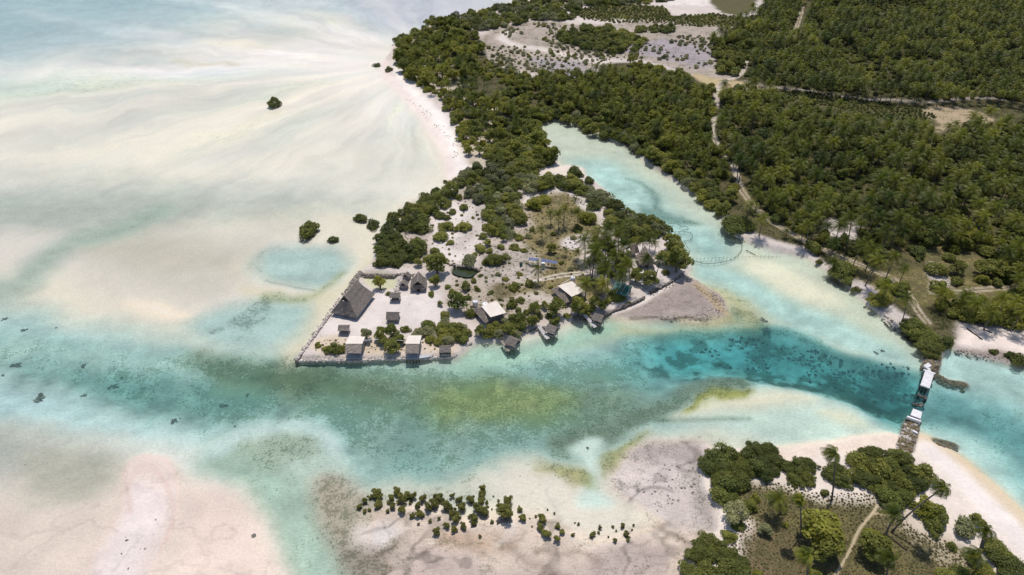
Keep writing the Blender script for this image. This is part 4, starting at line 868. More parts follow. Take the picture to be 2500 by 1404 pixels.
# ------------------------------------------------------------------ sea walls
def sea_wall(pts, wd, ht, label, dens=2.2, mat='stone', core='stone', srange=(.14, .30), zbase=-.5):
    line = smooth_poly(W(pts, ht), False, 3); o = empty('sea_wall', (line[0][0], line[0][1], 0)); ox, oy = line[0]
    t = np.gradient(line, axis=0); t /= np.linalg.norm(t, axis=1)[:, None] + 1e-9; nn = np.stack([t[:, 1], -t[:, 0]], 1)
    m = MB(); vs = []
    for p, q in zip(line, nn):
        j = rnd.uniform(-.1, .1)
        for a, z in ((-.62, zbase), (-.46, ht - .08), (.46, ht - .08), (.62, zbase)):
            vs.append((p[0] - ox + q[0] * wd * (a + j * .2), p[1] - oy + q[1] * wd * (a + j * .2), z + rnd.uniform(-.05, .05)))
    k = len(line); m.add(vs, [(i * 4 + a, i * 4 + a + 1, i * 4 + a + 5, i * 4 + a + 4) for i in range(k - 1) for a in range(3)] + [(0, 3, 2, 1), (k * 4 - 4, k * 4 - 3, k * 4 - 2, k * 4 - 1)])
    m.build('wall_core', core, o)
    s_ = MB(); seg = np.linalg.norm(np.diff(line, axis=0), axis=1); tot = seg.sum(); cum = np.concatenate([[0], np.cumsum(seg)])
    for i in range(int(tot * dens * 4)):
        d = rnd.uniform(0, tot); x = np.interp(d, cum, line[:, 0]); y = np.interp(d, cum, line[:, 1]); nx = np.interp(d, cum, nn[:, 0]); ny = np.interp(d, cum, nn[:, 1])
        a = rnd.uniform(-.62, .62); z = ht + .02 if abs(a) < .46 else rnd.uniform(.05, ht)
        s_.rock((x - ox + nx * wd * a, y - oy + ny * wd * a, z - .06), rnd.uniform(*srange), rnd.random(), .8)
    st = s_.build('stones', mat, o); st['kind'] = 'stuff'
    return tag(o, label, 'wall', 'coral stone sea walls')
sea_wall([(722, 880), (745, 848), (780, 802), (815, 754), (848, 712)], .55, 1.0, 'long straight stone sea wall along the left side of the compound', mat='stone_pale')
sea_wall([(848, 712), (862, 692), (876, 672), (884, 664)], 1.5, .8, 'dark ragged upper end of the left sea wall', mat='stone', srange=(.2, .42))
sea_wall([(888, 669), (915, 670), (950, 671), (980, 669), (1010, 671)], .8, .8, 'dark stone wall along the back of the compound', mat='stone', srange=(.18, .36))
sea_wall([(968, 711), (974, 696), (981, 682), (986, 671)], 1.4, .75, 'pale rubble wall between the tidal pool and the small sheds', mat='stone_pale', srange=(.2, .42), core='stone_pale')
sea_wall([(722, 879), (790, 877), (870, 877), (950, 873), (1020, 872), (1085, 869), (1112, 866)], .9, .5, 'pale stone sea wall along the front of the compound', mat='stone_pale', core='stone_pale')
sea_wall([(1112, 866), (1118, 850), (1135, 843), (1150, 835)], .8, .6, 'bent stone sea wall at the right corner of the compound', mat='stone_pale')
sea_wall([(1262, 816), (1290, 808), (1325, 800), (1362, 790)], .5, .7, 'dark sea wall behind the middle stilt hut', mat='stone')
sea_wall([(1400, 772), (1430, 772), (1470, 768), (1515, 750), (1555, 734), (1574, 723)], .5, .8, 'dark sea wall running behind the stilt hut to the rock shelf', mat='stone', core='concrete_dark')
sea_wall([(1588, 712), (1620, 696), (1650, 680), (1668, 668)], .5, .8, 'dark sea wall above the upper edge of the rock shelf', mat='stone', core='concrete_dark')
sea_wall([(1097, 646), (1112, 645)], .7, 1.0, 'short dark stone wall left of the pond', mat='stone', core='concrete_dark')
sea_wall([(1116, 649), (1140, 651), (1160, 655), (1172, 661)], .4, .9, 'low dark stone wall along the back of the pond', mat='stone', core='concrete_dark')
# pond surface
pp = smooth_poly(W([(1106, 656), (1120, 651), (1150, 656), (1169, 661), (1158, 668), (1148, 676), (1125, 674), (1107, 667)], .3))
t_ = NT('pond_water'); t_.pbr((.035, .045, .018), .06, .5); M['pond_water'] = t_.m
me = bpy.data.meshes.new('pond'); me.from_pydata([(x, y, .18) for x, y in pp], [], [tuple(range(len(pp)))]); tag(link('pond', me, M['pond_water']), kind='structure')

# ------------------------------------------------------------------ broken bridge
def slab(q, z, th, name, parent, mat):
    m = MB(); pts = [P(x, y, z) for x, y in q]; ox, oy = parent.location.x, parent.location.y
    vs = [(p[0] - ox, p[1] - oy, z) for p in pts] + [(p[0] - ox, p[1] - oy, z - th) for p in pts]
    m.add(vs, [(3, 2, 1, 0), (4, 5, 6, 7), (0, 1, 5, 4), (1, 2, 6, 5), (2, 3, 7, 6), (3, 0, 4, 7)])
    return m.build(name, mat, parent, bevel=.04)
def beam(a, b, z, wd, th, name, parent, mat):
    A = Vector((*P(*a, z), z)); B = Vector((*P(*b, z), z)); d = B - A
    return MB().box(((A.x + B.x) / 2 - parent.location.x, (A.y + B.y) / 2 - parent.location.y, z - th / 2), (d.length, wd, th), math.atan2(d.y, d.x)).build(name, mat, parent, bevel=.03)
c = P(2264, 925, 1.5); br1 = empty('bridge_span', (c[0], c[1], 0))
slab([(2259, 905), (2281, 912), (2270, 948), (2247, 940)], 1.55, .3, 'deck', br1, 'concrete_pale')
beam((2255, 902), (2284, 912), 1.62, .35, .55, 'cap_beam', br1, 'concrete_pale')
for t in (.15, .5, .85):
    a = (2247 + 23 * t, 940 + 8 * t); p0 = P(*a, 1.2); MB().tube([(p0[0] - c[0], p0[1] - c[1] + .25, -3.5), (p0[0] - c[0], p0[1] - c[1] + .25, 1.3)], .22, 8).build('pile', 'concrete_dark', br1)
slab([(2256, 906), (2283, 914), (2282, 922), (2254, 914)], 1.2, 2.6, 'abutment', br1, 'concrete_dark')
tag(br1, 'longer pale concrete deck of the broken bridge at the far bank', 'bridge')
c = P(2236, 1010, 1.5); br2 = empty('bridge_span', (c[0], c[1], 0))
slab([(2229.5, 997), (2252, 1006), (2248, 1022), (2223, 1013)], 1.55, .3, 'deck', br2, 'concrete_pale')
beam((2215, 1016), (2249, 1028), 1.75, .4, .6, 'cap_beam', br2, 'concrete_pale')
slab([(2215, 1014), (2250, 1026), (2250, 1033), (2214, 1021)], 1.2, 2.6, 'abutment', br2, 'concrete_dark')
for t in (.15, .85):
    p0 = P(2229.5 + 22 * t, 998 + 9 * t, 1.2); MB().tube([(p0[0] - c[0], p0[1] - c[1] - .2, -3.5), (p0[0] - c[0], p0[1] - c[1] - .2, 1.3)], .22, 8).build('pile', 'concrete_dark', br2)
tag(br2, 'shorter pale concrete deck of the broken bridge at the near bank', 'bridge')
c = P(2252, 967, .8); pr = empty('bridge_pier', (c[0], c[1], 0)); beam((2240.5, 962), (2264, 973), .9, .55, .3, 'cap_beam', pr, 'concrete_dark')
for t in (.12, .88):
    p0 = P(2240.5 + 23.5 * t, 962 + 11 * t, .6); MB().tube([(p0[0] - c[0], p0[1] - c[1], -3.8), (p0[0] - c[0], p0[1] - c[1], .7)], .25, 8).build('pile', 'concrete_dark', pr)
tag(pr, 'dark bare pier standing in the gap of the broken bridge', 'pier')
c = P(2240, 988, .2); br3 = empty('fallen_beam', (c[0], c[1], 0))
for a, b in (((2228, 986), (2244, 987)), ((2238, 990), (2250, 984)), ((2246, 992), (2253, 985))): beam(a, b, .25, .4, .4, 'broken_beam', br3, 'concrete_dark')
tag(br3, 'dark broken beams lying in the water between bridge deck and pier', 'debris')
def causeway(pts, wd, n, label, mats, seed):
    line = W(pts, .7); o = empty('stone_causeway', (line[0][0], line[0][1], 0)); q = random.Random(seed); ox, oy = line[0]
    protos = []
    for k in range(8):
        me = MB().rock((0, 0, 0), 1.0, seed * 100 + k, .75).mesh('stone'); me.materials.append(M[mats[k % len(mats)]]); protos.append(me)
    sm = MB()
    for i in range(n):
        t = q.uniform(0, len(line) - 1); k = min(int(t), len(line) - 2); f = t - k; a = line[k] * (1 - f) + line[k + 1] * f; d = line[k + 1] - line[k]; d /= np.linalg.norm(d)
        s = q.uniform(-1, 1); x = a[0] + d[1] * wd * .5 * s; y = a[1] - d[0] * wd * .5 * s; z = ground_z(x, y)
        if i < 110:
            b = bpy.data.objects.new('stone', protos[i % 8]); col.objects.link(b); b.parent = o; r = q.uniform(.16, .42); b.scale = (r, r, r); b.location = (x - ox, y - oy, z + r * .1); b.rotation_euler = (0, 0, q.uniform(0, 6))
        else: sm.rock((x - ox, y - oy, z), q.uniform(.14, .28), q.random())
    st = sm.build('small_stones', mats[0], o); st['kind'] = 'stuff'
    return tag(o, label, 'causeway')
causeway([(2280, 852), (2276, 878), (2270, 903)], 3.0, 330, 'dark stone causeway leading from the far bushes to the bridge', ['stone_weedy', 'stone', 'stone'], 3)
causeway([(2230, 1026), (2219, 1060), (2206, 1098)], 2.5, 340, 'pale rubble causeway leading from the near beach to the bridge', ['stone_weedy', 'stone', 'stone_weedy', 'stone_pale'], 4)
causeway([(2288, 910), (2318, 926), (2358, 937)], 1.8, 150, 'submerged dark stone spur right of the far bridge deck', ['stone_weedy', 'stone_weedy'], 5)
causeway([(2288, 1072), (2312, 1078), (2340, 1088)], 1.6, 90, 'submerged dark stone spur right of the near causeway', ['stone_weedy', 'coral'], 6)
for i, (x, y, s, lab) in enumerate(((2264, 893, 1.0, 'upper of the two tumbled pale concrete blocks behind the far bridge deck'), (2268, 899, .8, 'lower of the two tumbled pale concrete blocks behind the far bridge deck'), (2235, 1053, .6, 'white block lying on the near rubble causeway'))):
    g = G(x, y, .4); b = MB().box((0, 0, 0), (1.5 * s, .9 * s, .5 * s)).build('concrete_block', 'concrete_pale', bevel=.06); b.location = (g[0], g[1], g[2] + .3 * s); b.rotation_euler = (.2, -.15, .5 + i); tag(b, lab, 'block')
# ------------------------------------------------------------------ foliage materials
def leaf_material(name, c1, c2, c3, trans=.22, rough=.55):
    t = NT(name); v = t.attr('leafvar').outputs['Color']; vs_ = t.n('SeparateColor'); t.t.links.new(v, vs_.inputs[0])
    r = t.n('ObjectInfo').outputs['Random']
    patch = t.noise(t.n('ObjectInfo').outputs['Location'], .045, 2, .6)
    c = t.mix(t.rng(t.math('ADD', t.math('MULTIPLY', r, .5), t.math('MULTIPLY', patch, 1.0)), .45, 1.05, 0, 1, False), c1, c2); c = t.mix(t.rng(vs_.outputs[0], .62, 1.0, 0, .8), c, c3)
    hs = t.n('HueSaturation'); t.t.links.new(c, hs.inputs['Color']); t.set(hs.inputs['Value'], t.math('MULTIPLY', t.math('ADD', .62, t.math('MULTIPLY', vs_.outputs[1], .76)), t.rng(patch, .3, .7, .75, 1.25, False)))
    b = t.n('BsdfPrincipled'); t.t.links.new(hs.outputs[0], b.inputs['Base Color']); b.inputs['Roughness'].default_value = rough; b.inputs['Specular IOR Level'].default_value = .25
    tl = t.n('BsdfTranslucent'); t.t.links.new(hs.outputs[0], tl.inputs[0])
    m = t.n('MixShader'); m.inputs[0].default_value = trans; t.t.links.new(b.outputs[0], m.inputs[1]); t.t.links.new(tl.outputs[0], m.inputs[2]); t.t.links.new(m.outputs[0], t.out.inputs[0]); M[name] = t.m
leaf_material('leaf_green', (.135, .165, .034), (.245, .24, .046), (.32, .30, .065), .42)
leaf_material('leaf_dark', (.085, .110, .026), (.155, .166, .034), (.20, .20, .044), .4)
leaf_material('leaf_yellow', (.165, .19, .028), (.265, .255, .036), (.33, .31, .05), .42)
leaf_material('leaf_grey', (.19, .205, .095), (.27, .265, .12), (.33, .32, .16), .38)
leaf_material('leaf_mangrove', (.12, .128, .028), (.175, .168, .036), (.21, .195, .05), .35)
leaf_material('leaf_dry', (.17, .155, .065), (.24, .205, .09), (.32, .27, .14), .35)
leaf_material('palm_leaf', (.052, .078, .012), (.175, .180, .020), (.32, .28, .035), .38, .45)
surf('palm_bark', (.10, .09, .08), (.20, .18, .165), 3, .95, .05, .5, (1, 1, 5))

# ------------------------------------------------------------------ crowns
def leaves_mesh(name, mats, lumps, n, leaf, seed, inner=.18, tilt=.9, zmin=0.02):
    g = np.random.default_rng(seed); C = np.array([l[0] for l in lumps]); R = np.array([l[1] for l in lumps])
    w = R[:, 0] * R[:, 2]; k = g.choice(len(lumps), n, p=w / w.sum())
    d = g.normal(size=(n, 3)); d /= np.linalg.norm(d, axis=1)[:, None]; d[:, 2] = np.where(d[:, 2] < -.25, -d[:, 2], d[:, 2])
    rr = np.where(g.random(n) < inner, g.uniform(.4, .9, n), np.where(g.random(n) < .16, g.uniform(1.02, 1.32, n), g.uniform(.88, 1.08, n)))
    p = C[k] + d * R[k] * rr[:, None]
    keep = p[:, 2] > zmin
    for i in range(len(lumps)):
        q = ((p - C[i]) / R[i]); keep &= ~((k != i) & ((q ** 2).sum(1) < .55))
    p = p[keep]; d = d[keep]; n = len(p); k = k[keep]
    nr = d + g.normal(size=(n, 3)) * tilt * .6; nr[:, 2] += .6; nr /= np.linalg.norm(nr, axis=1)[:, None]
    a = np.cross(nr, g.normal(size=(n, 3))); a /= np.linalg.norm(a, axis=1)[:, None]; b = np.cross(nr, a)
    s = leaf * g.uniform(.65, 1.35, n); a *= (s * .62)[:, None]; b *= s[:, None]
    v = np.stack([p - b, p + a, p + b, p - a], 1).reshape(-1, 3)
    f = np.arange(4 * n).reshape(n, 4); me = np_mesh(name, v, f)
    lv = g.random(len(lumps)); var = np.stack([np.clip(g.random(n) * .75 + lv[k] * .25, 0, 1), np.clip(g.random(n) * .7 + lv[k] * .3, 0, 1), np.zeros(n), np.ones(n)], 1)
    at = me.attributes.new('leafvar', 'FLOAT_COLOR', 'POINT'); at.data.foreach_set('color', np.repeat(var, 4, 0).astype(np.float32).ravel())
    return me
def dome_lumps(seed, n=9, base=.32, top=.62, rad=.42, spread=.62):
    q = random.Random(seed); L = [((q.uniform(-.1, .1), q.uniform(-.1, .1), base), (.62, .55, .5))]; el = q.uniform(.72, 1.0); ph = q.uniform(0, 3)
    for i in range(n):
        a = 2 * math.pi * i / n + q.uniform(-.5, .5); r = spread * q.uniform(.5, 1.3) * (el if abs(math.sin(a + ph)) > .7 else 1); s = rad * q.uniform(.45, 1.2)
        L.append(((r * math.cos(a), r * math.sin(a), base * q.uniform(.5, 1.5)), (s, s * q.uniform(.8, 1.2), s * q.uniform(.75, 1.1))))
    for i in range(max(4, n // 2 + 1)):
        a = q.uniform(0, 6.28); r = q.uniform(0, .5); s = rad * q.uniform(.45, 1.05); L.append(((r * math.cos(a), r * math.sin(a), top * q.uniform(.7, 1.35)), (s, s, s * .9)))
    return L
def tree_lumps(seed, n=7):
    q = random.Random(seed); L = [((0, 0, 1.15), (.55, .55, .5))]
    for i in range(n):
        a = 2 * math.pi * i / n + q.uniform(-.5, .5); r = q.uniform(.42, .72); s = q.uniform(.26, .46); L.append(((r * math.cos(a), r * math.sin(a), 1.05 + q.uniform(-.32, .42)), (s, s, s * .85)))
    for i in range(3):
        a = q.uniform(0, 6.28); s = q.uniform(.28, .42); L.append(((.3 * math.cos(a), .3 * math.sin(a), 1.5 + q.uniform(-.1, .2)), (s, s, s)))
    return L
def stem_mesh(name, seed, h, n, spread, r0):
    q = random.Random(seed); m = MB()
    for i in range(n):
        a = 2 * math.pi * i / n + q.uniform(-.4, .4); e = spread * q.uniform(.6, 1.1); z = h * q.uniform(.8, 1.1)
        m.tube([(0, 0, -.03) if n > 1 else (0, 0, -.05), (e * .35 * math.cos(a), e * .35 * math.sin(a), z * .45), (e * math.cos(a), e * math.sin(a), z)], [r0, r0 * .7, r0 * .3], 5)
    if h > .8: m.tube([(0, 0, -.05), (.03, .02, h * .4), (.0, .04, h * .9)], [r0 * 1.6, r0 * 1.2, r0 * .5], 6)
    me = m.mesh(name); me.materials.append(M['bark']); return me
def prop_mesh(name, seed):
    q = random.Random(seed); m = MB(); m.tube([(0, 0, .1), (.02, 0, .55), (0, .02, 1.0)], [.06, .05, .02], 6)
    for i in range(9):
        a = 2 * math.pi * i / 9 + q.uniform(-.3, .3); e = q.uniform(.55, 1.05); m.tube([(0, 0, .42), (e * .55 * math.cos(a), e * .55 * math.sin(a), .3), (e * math.cos(a), e * math.sin(a), -.15)], [.028, .022, .016], 4)
    me = m.mesh(name); me.materials.append(M['bark']); return me
KIN = {}
def kind(name, makers, stems): KIN[name] = (makers, stems)
def finish(me, mat): me.materials.append(M[mat]); return me
for cname, mat in (('green', 'leaf_green'), ('dark', 'leaf_dark'), ('yellow', 'leaf_yellow'), ('grey', 'leaf_grey')):
    kind('scrub_' + cname, [finish(leaves_mesh('crown', None, dome_lumps(i * 7 + 1 + len(cname)), 2300, .088, i + 10), mat) for i in range(4)], [stem_mesh('stems', i, .5, 5, .5, .035) for i in range(2)])
    kind('tree_' + cname, [finish(leaves_mesh('crown', None, tree_lumps(i * 5 + 2 + len(cname)), 1900, .095, i + 30, zmin=.5), mat) for i in range(3)], [stem_mesh('trunk', i + 5, 1.15, 5, .5, .045) for i in range(2)])
kind('big_dark', [finish(leaves_mesh('crown', None, dome_lumps(i * 9 + 4, 14, .28, .5, .28, .70), 7000, .050, i + 50), 'leaf_dark') for i in range(3)], [stem_mesh('stems', 9, .45, 7, .55, .025)])
kind('big_green', [finish(leaves_mesh('crown', None, dome_lumps(i * 9 + 5, 14, .28, .5, .28, .70), 7000, .050, i + 60), 'leaf_green') for i in range(3)], [stem_mesh('stems', 9, .45, 7, .55, .025)])
def mangrove_lumps(seed):
    q = random.Random(seed); L = [((0, 0, .75), (.42, .42, .5))]
    for i in range(9):
        a = q.uniform(0, 6.28); r = q.uniform(.2, .62); k = q.uniform(.16, .36); L.append(((r * math.cos(a), r * math.sin(a), q.uniform(.5, 1.25)), (k, k, k * 1.1)))
    return L
kind('mangrove', [finish(leaves_mesh('crown', None, mangrove_lumps(i + 3), 1100, .105, i + 70, zmin=.3, inner=.3), 'leaf_mangrove') for i in range(4)], [prop_mesh('prop_roots', i) for i in range(2)])
kind('tuft', [finish(leaves_mesh('crown', None, dome_lumps(i + 91, 5, .3, .5, .4, .55), 260, .2, i + 80), 'leaf_grey') for i in range(3)], [stem_mesh('stems', 3, .4, 4, .4, .03)])

# ------------------------------------------------------------------ coconut palms
def frond_geo(q, az, el, L, wind, nst, droop, wid=.16, leaf=.95):
    d = Vector((math.cos(az) * math.cos(el), math.sin(az) * math.cos(el), math.sin(el))); p = Vector((0, 0, 0)); pts = [p.copy()]; dirs = [d.copy()]
    for i in range(nst):
        s = (i + 1) / nst; dd = (d + wind * (.25 + .9 * s) + Vector((0, 0, -droop * (s ** 1.4)))).normalized(); p = p + dd * (L / nst); pts.append(p.copy()); dirs.append(dd)
    V = []; Fc = []
    for i in range(nst):                                   # rachis ribbon
        sd = dirs[i].cross(Vector((0, 0, 1))); sd = sd.normalized() if sd.length > .01 else Vector((1, 0, 0)); w = .05 * (1 - .7 * i / nst); o = len(V)
        sd2 = dirs[i + 1].cross(Vector((0, 0, 1))); sd2 = sd2.normalized() if sd2.length > .01 else Vector((1, 0, 0))
        V += [pts[i] - sd * w, pts[i] + sd * w, pts[i + 1] + sd2 * w * .85, pts[i + 1] - sd2 * w * .85]; Fc.append((o, o + 1, o + 2, o + 3))
    for i in range(1, nst + 1):
        s = i / nst; prof = math.sin(math.pi * min(1, .12 + .80 * s)) ** .7 * leaf
        t = dirs[i]; sd = t.cross(Vector((0, 0, 1))); sd = sd.normalized() if sd.length > .01 else Vector((1, 0, 0)); up = sd.cross(t)
        for sg in (-1, 1):
            tip = pts[i] + (sd * sg * .78 + t * .52 - up * .12 + wind * .55 + Vector((0, 0, -.30 - .2 * q.random()))) * prof * q.uniform(.85, 1.1)
            o = len(V); V += [pts[i] - t * wid * .5, pts[i] + t * wid * .5, tip + t * wid * .12, tip - t * wid * .12]; Fc.append((o, o + 1, o + 2, o + 3))
    return V, Fc
def fronds(seed, n, L, wind, nst, wid, leaf=.95):
    q = random.Random(seed); out = []
    for i in range(n):
        az = i * 2.39996 + q.uniform(-.2, .2); u = i / n; el = 1.25 - 1.75 * u + q.uniform(-.12, .12)
        out.append((u, frond_geo(q, az, el, L * q.uniform(.85, 1.1) * (.8 + .25 * math.sin(math.pi * u)), wind * q.uniform(.8, 1.2), nst, .9 + .5 * u, wid, leaf)))
    return out
def frond_mesh(name, parts, q, z=0.0, off=(0, 0, 0)):
    V = []; Fc = []; var = []
    for u, (v, f) in parts:
        o = len(V); V += [(p.x + off[0], p.y + off[1], p.z + off[2]) for p in v]; Fc += [tuple(i + o for i in ff) for ff in f]; a, b = q.random() * (.55 + .5 * (u > .8)), q.uniform(.25, 1) * (1 - .35 * u); var += [(min(1, a), b, 0, 1)] * len(v)
    me = bpy.data.meshes.new(name); me.from_pydata(V, [], Fc); me.update()
    at = me.attributes.new('leafvar', 'FLOAT_COLOR', 'POINT'); at.data.foreach_set('color', np.array(var, np.float32).ravel()); me.materials.append(M['palm_leaf']); return me
def palm_trunk(name, h, bend, r0=.17, r1=.10):
    m = MB(); n = 8; pts = [(bend[0] * (i / n) ** 1.6, bend[1] * (i / n) ** 1.6, h * i / n - .1) for i in range(n + 1)]; m.tube(pts, [r0 * 1.5] + [r0 + (r1 - r0) * i / n for i in range(1, n + 1)], 7)
    me = m.mesh(name); me.materials.append(M['palm_bark']); return me
WIND = Vector((-.62, -.12, .0))
PALMS = []                                                   # (trunk mesh, crown mesh, height)
for i in range(6):
    h = (6.2, 7.4, 8.4, 6.8, 5.2, 7.9)[i]; q = random.Random(400 + i); b = (q.uniform(-.9, .9), q.uniform(-.7, .7))
    tm = palm_trunk('trunk', h, b, .15, .09); cm = frond_mesh('crown', fronds(500 + i, 21, 3.0, WIND * (.3, .5, .65, .25, .4, .55)[i], 9, .20, .85), q, 0, (b[0], b[1], h - .15)); PALMS.append((tm, cm, h))
# ------------------------------------------------------------------ planting lists
TREES = []; PALM_PTS = []
AVOID = [(o.location.x, o.location.y, 2.6) for o in col.objects if o.parent is None and o.type == 'EMPTY' and o.get('category') in ('hut', 'house', 'bungalow', 'shelter', 'water tank', 'solar panels', 'cabinet', 'barrel')]
LAND = [((860, 735), 'the large hall'), ((1022, 690), 'the medium thatched hut'), ((868, 850), 'the left wall bungalow'), ((1010, 850), 'the right wall bungalow'), ((1138, 664), 'the pond'), ((1205, 757), 'the square cream roof'), ((1395, 708), 'the slanted cream roof'),
        ((1325, 638), 'the solar panels'), ((1518, 712), 'the green shelter'), ((1575, 635), 'the hut in the grove'), ((740, 655), 'the round turquoise pool'), ((1252, 832), 'the leftmost stilt hut'), ((1340, 805), 'the middle stilt hut'), ((1455, 778), 'the stilt hut by the rock shelf'),
        ((2264, 925), 'the far bridge deck'), ((2236, 1010), 'the near bridge deck'), ((1670, 577), 'the round fish trap'), ((1640, 740), 'the grey rock shelf'), ((960, 773), 'the rounded yard shelter'), ((840, 803), 'the small shelter near the left wall'), ((2100, 1290), 'the footpath on the near spit'), ((2033, 1095), 'the tall windblown palm'), ((1790, 190), 'the track bend'), ((350, 1250), 'the pink sand bar'), ((1345, 300), 'the head of the inlet')]
USED = {}
def where(px, py):
    (lx, ly), nm = min(LAND, key=lambda l: (l[0][0] - px) ** 2 + ((l[0][1] - py) * 1.3) ** 2); dx, dy = px - lx, py - ly
    d = 'close ' if math.hypot(dx, dy) < 45 else ''
    if abs(dx) > 2 * abs(dy): s = ('to the right of ' if dx > 0 else 'to the left of ')
    elif abs(dy) > 2 * abs(dx): s = ('in front of ' if dy > 0 else 'behind ')
    else: s = ('in front and ' if dy > 0 else 'behind and ') + ('right of ' if dx > 0 else 'left of ')
    if d: s = ('just ' + s)
    return s + nm
def put(kd, px, py, rpx, desc, cat='shrub', group='trees and shrubs of the walled islet', label=None, name='broadleaf_shrub'):
    z = 0.5
    for _ in range(3):
        r = rpx * 1.28 * (P(px, py, z)[1] * CP + (H - z) * SP) / FPX; hc = (1.05 if kd.startswith('tree') or kd == 'mangrove' else .5) * r; p = G(px, py, hc); z = p[2] + hc
    lab = label or f'{desc} {where(px, py)}'
    TREES.append(dict(k=kd, x=p[0], y=p[1], z=max(p[2], -.15), r=r, lab=lab, cat=cat, grp=group, pri=2, name=name))
def scatter(poly, d, seed, n=60000):
    g = np.random.default_rng(seed); lo = poly.min(0); hi = poly.max(0); area = (hi[0] - lo[0]) * (hi[1] - lo[1]); n = int(min(n, max(60, area / (d * d) * 6)))
    c = g.random((n, 2)) * (hi - lo) + lo; c = c[sdf(c[:, 0], c[:, 1], poly) > 0]; cell = {}; out = []
    for x, y in c:
        i, j = int(x // d), int(y // d); ok = True
        for a in (-1, 0, 1):
            for b in (-1, 0, 1):
                for (u, v) in cell.get((i + a, j + b), ()):
                    if (u - x) ** 2 + (v - y) ** 2 < d * d: ok = False
        if ok: cell.setdefault((i, j), []).append((x, y)); out.append((x, y))
    return out
def blocked(x, y, ex):
    for ax, ay, r in AVOID:
        if (x - ax) ** 2 + (y - ay) ** 2 < r * r: return True
    for pl in ex:
        if inpoly(x, y, pl)[0]: return True
    return False
def fill(pts, d, kinds, rmin, rmax, label, group, seed, ex=(), zc=1.2, pri=1, cat='shrub', name='broadleaf_shrub', world=False, clump=0, cmin=.53):
    q = random.Random(seed); poly = np.asarray(pts) if world else W(pts, zc); exw = [W(e, .6) for e in ex]
    for x, y in scatter(poly, d, seed):
        if blocked(x, y, exw): continue
        z = ground_z(x, y)
        if z < -.4: continue
        if clump and fbm(np.array([x]), np.array([y]), clump, 2, seed)[0] < cmin: continue
        TREES.append(dict(k=q.choice(kinds), x=x, y=y, z=max(z, 0), r=q.uniform(rmin, rmax), lab=label, cat=cat, grp=group, pri=pri, name=name))
FL = [((1790, 300), 'close to the upper sand track'), ((1830, 420), 'beside the middle of the sand track'), ((1900, 520), 'just above the bend of the lower sand track'), ((2000, 560), 'above the lower sand track, left of the pale clearing'), ((2060, 560), 'around the pale clearing in the forest'), ((2150, 610), 'above the lower end of the sand track'), ((2250, 470), 'around the small brown glade in the forest'), ((2200, 550), 'between the brown glade and the pale clearing'),
      ((2330, 560), 'above the grassy corner clearing'), ((2450, 560), 'near the right picture edge above the grassy clearing'), ((2450, 650), 'at the right picture edge beside the grassy clearing'), ((2300, 660), 'at the left side of the grassy clearing'), ((2440, 740), 'behind the right beach'), ((2350, 390), 'below the pink sand patch'), ((2100, 400), 'in the middle of the forest below the marsh strip'), ((1950, 400), 'between the sand track and the forest middle'), ((2450, 420), 'at the right picture edge below the pink sand patch'), ((2000, 300), 'just below the green marsh strip'), ((2100, 180), 'of the far forest above the marsh strip'), ((2350, 150), 'of the far forest towards the upper right corner')]
def forest_label(x, y, z):
    px, py = project(x, y, z + 5); return 'coconut palm ' + min(FL, key=lambda f: (f[0][0] - px) ** 2 + (f[0][1] - py) ** 2)[1]
def palms(pts, d, label, group, seed, ex=(), smin=.8, smax=1.15, zc=4.0, prob=1.0, forest=False):
    q = random.Random(seed); poly = W(pts, zc); exw = [W(e, .6) for e in ex]
    for x, y in scatter(poly, d, seed):
        if q.random() > prob or blocked(x, y, exw): continue
        if forest and fbm(np.array([x]), np.array([y]), 16, 2, 5)[0] < .30: continue
        z = ground_z(x, y)
        if z < .2: continue
        PALM_PTS.append(dict(x=x, y=y, z=z, s=q.uniform(smin, smax), i=q.randrange(6), rz=q.uniform(-.5, .5), lab=forest_label(x, y, z) if forest else label, grp=group, pri=1))
def palm_at(px, py, s, label, i=None, rz=None):                 # photo pixel of the crown centre
    i = rnd.randrange(6) if i is None else i; p = G(px, py, PALMS[i][2] * s)
    PALM_PTS.append(dict(x=p[0], y=p[1], z=p[2], s=s, i=i, rz=rnd.uniform(-.4, .4) if rz is None else rz, lab=label, grp='coconut palms on the islet', pri=2))

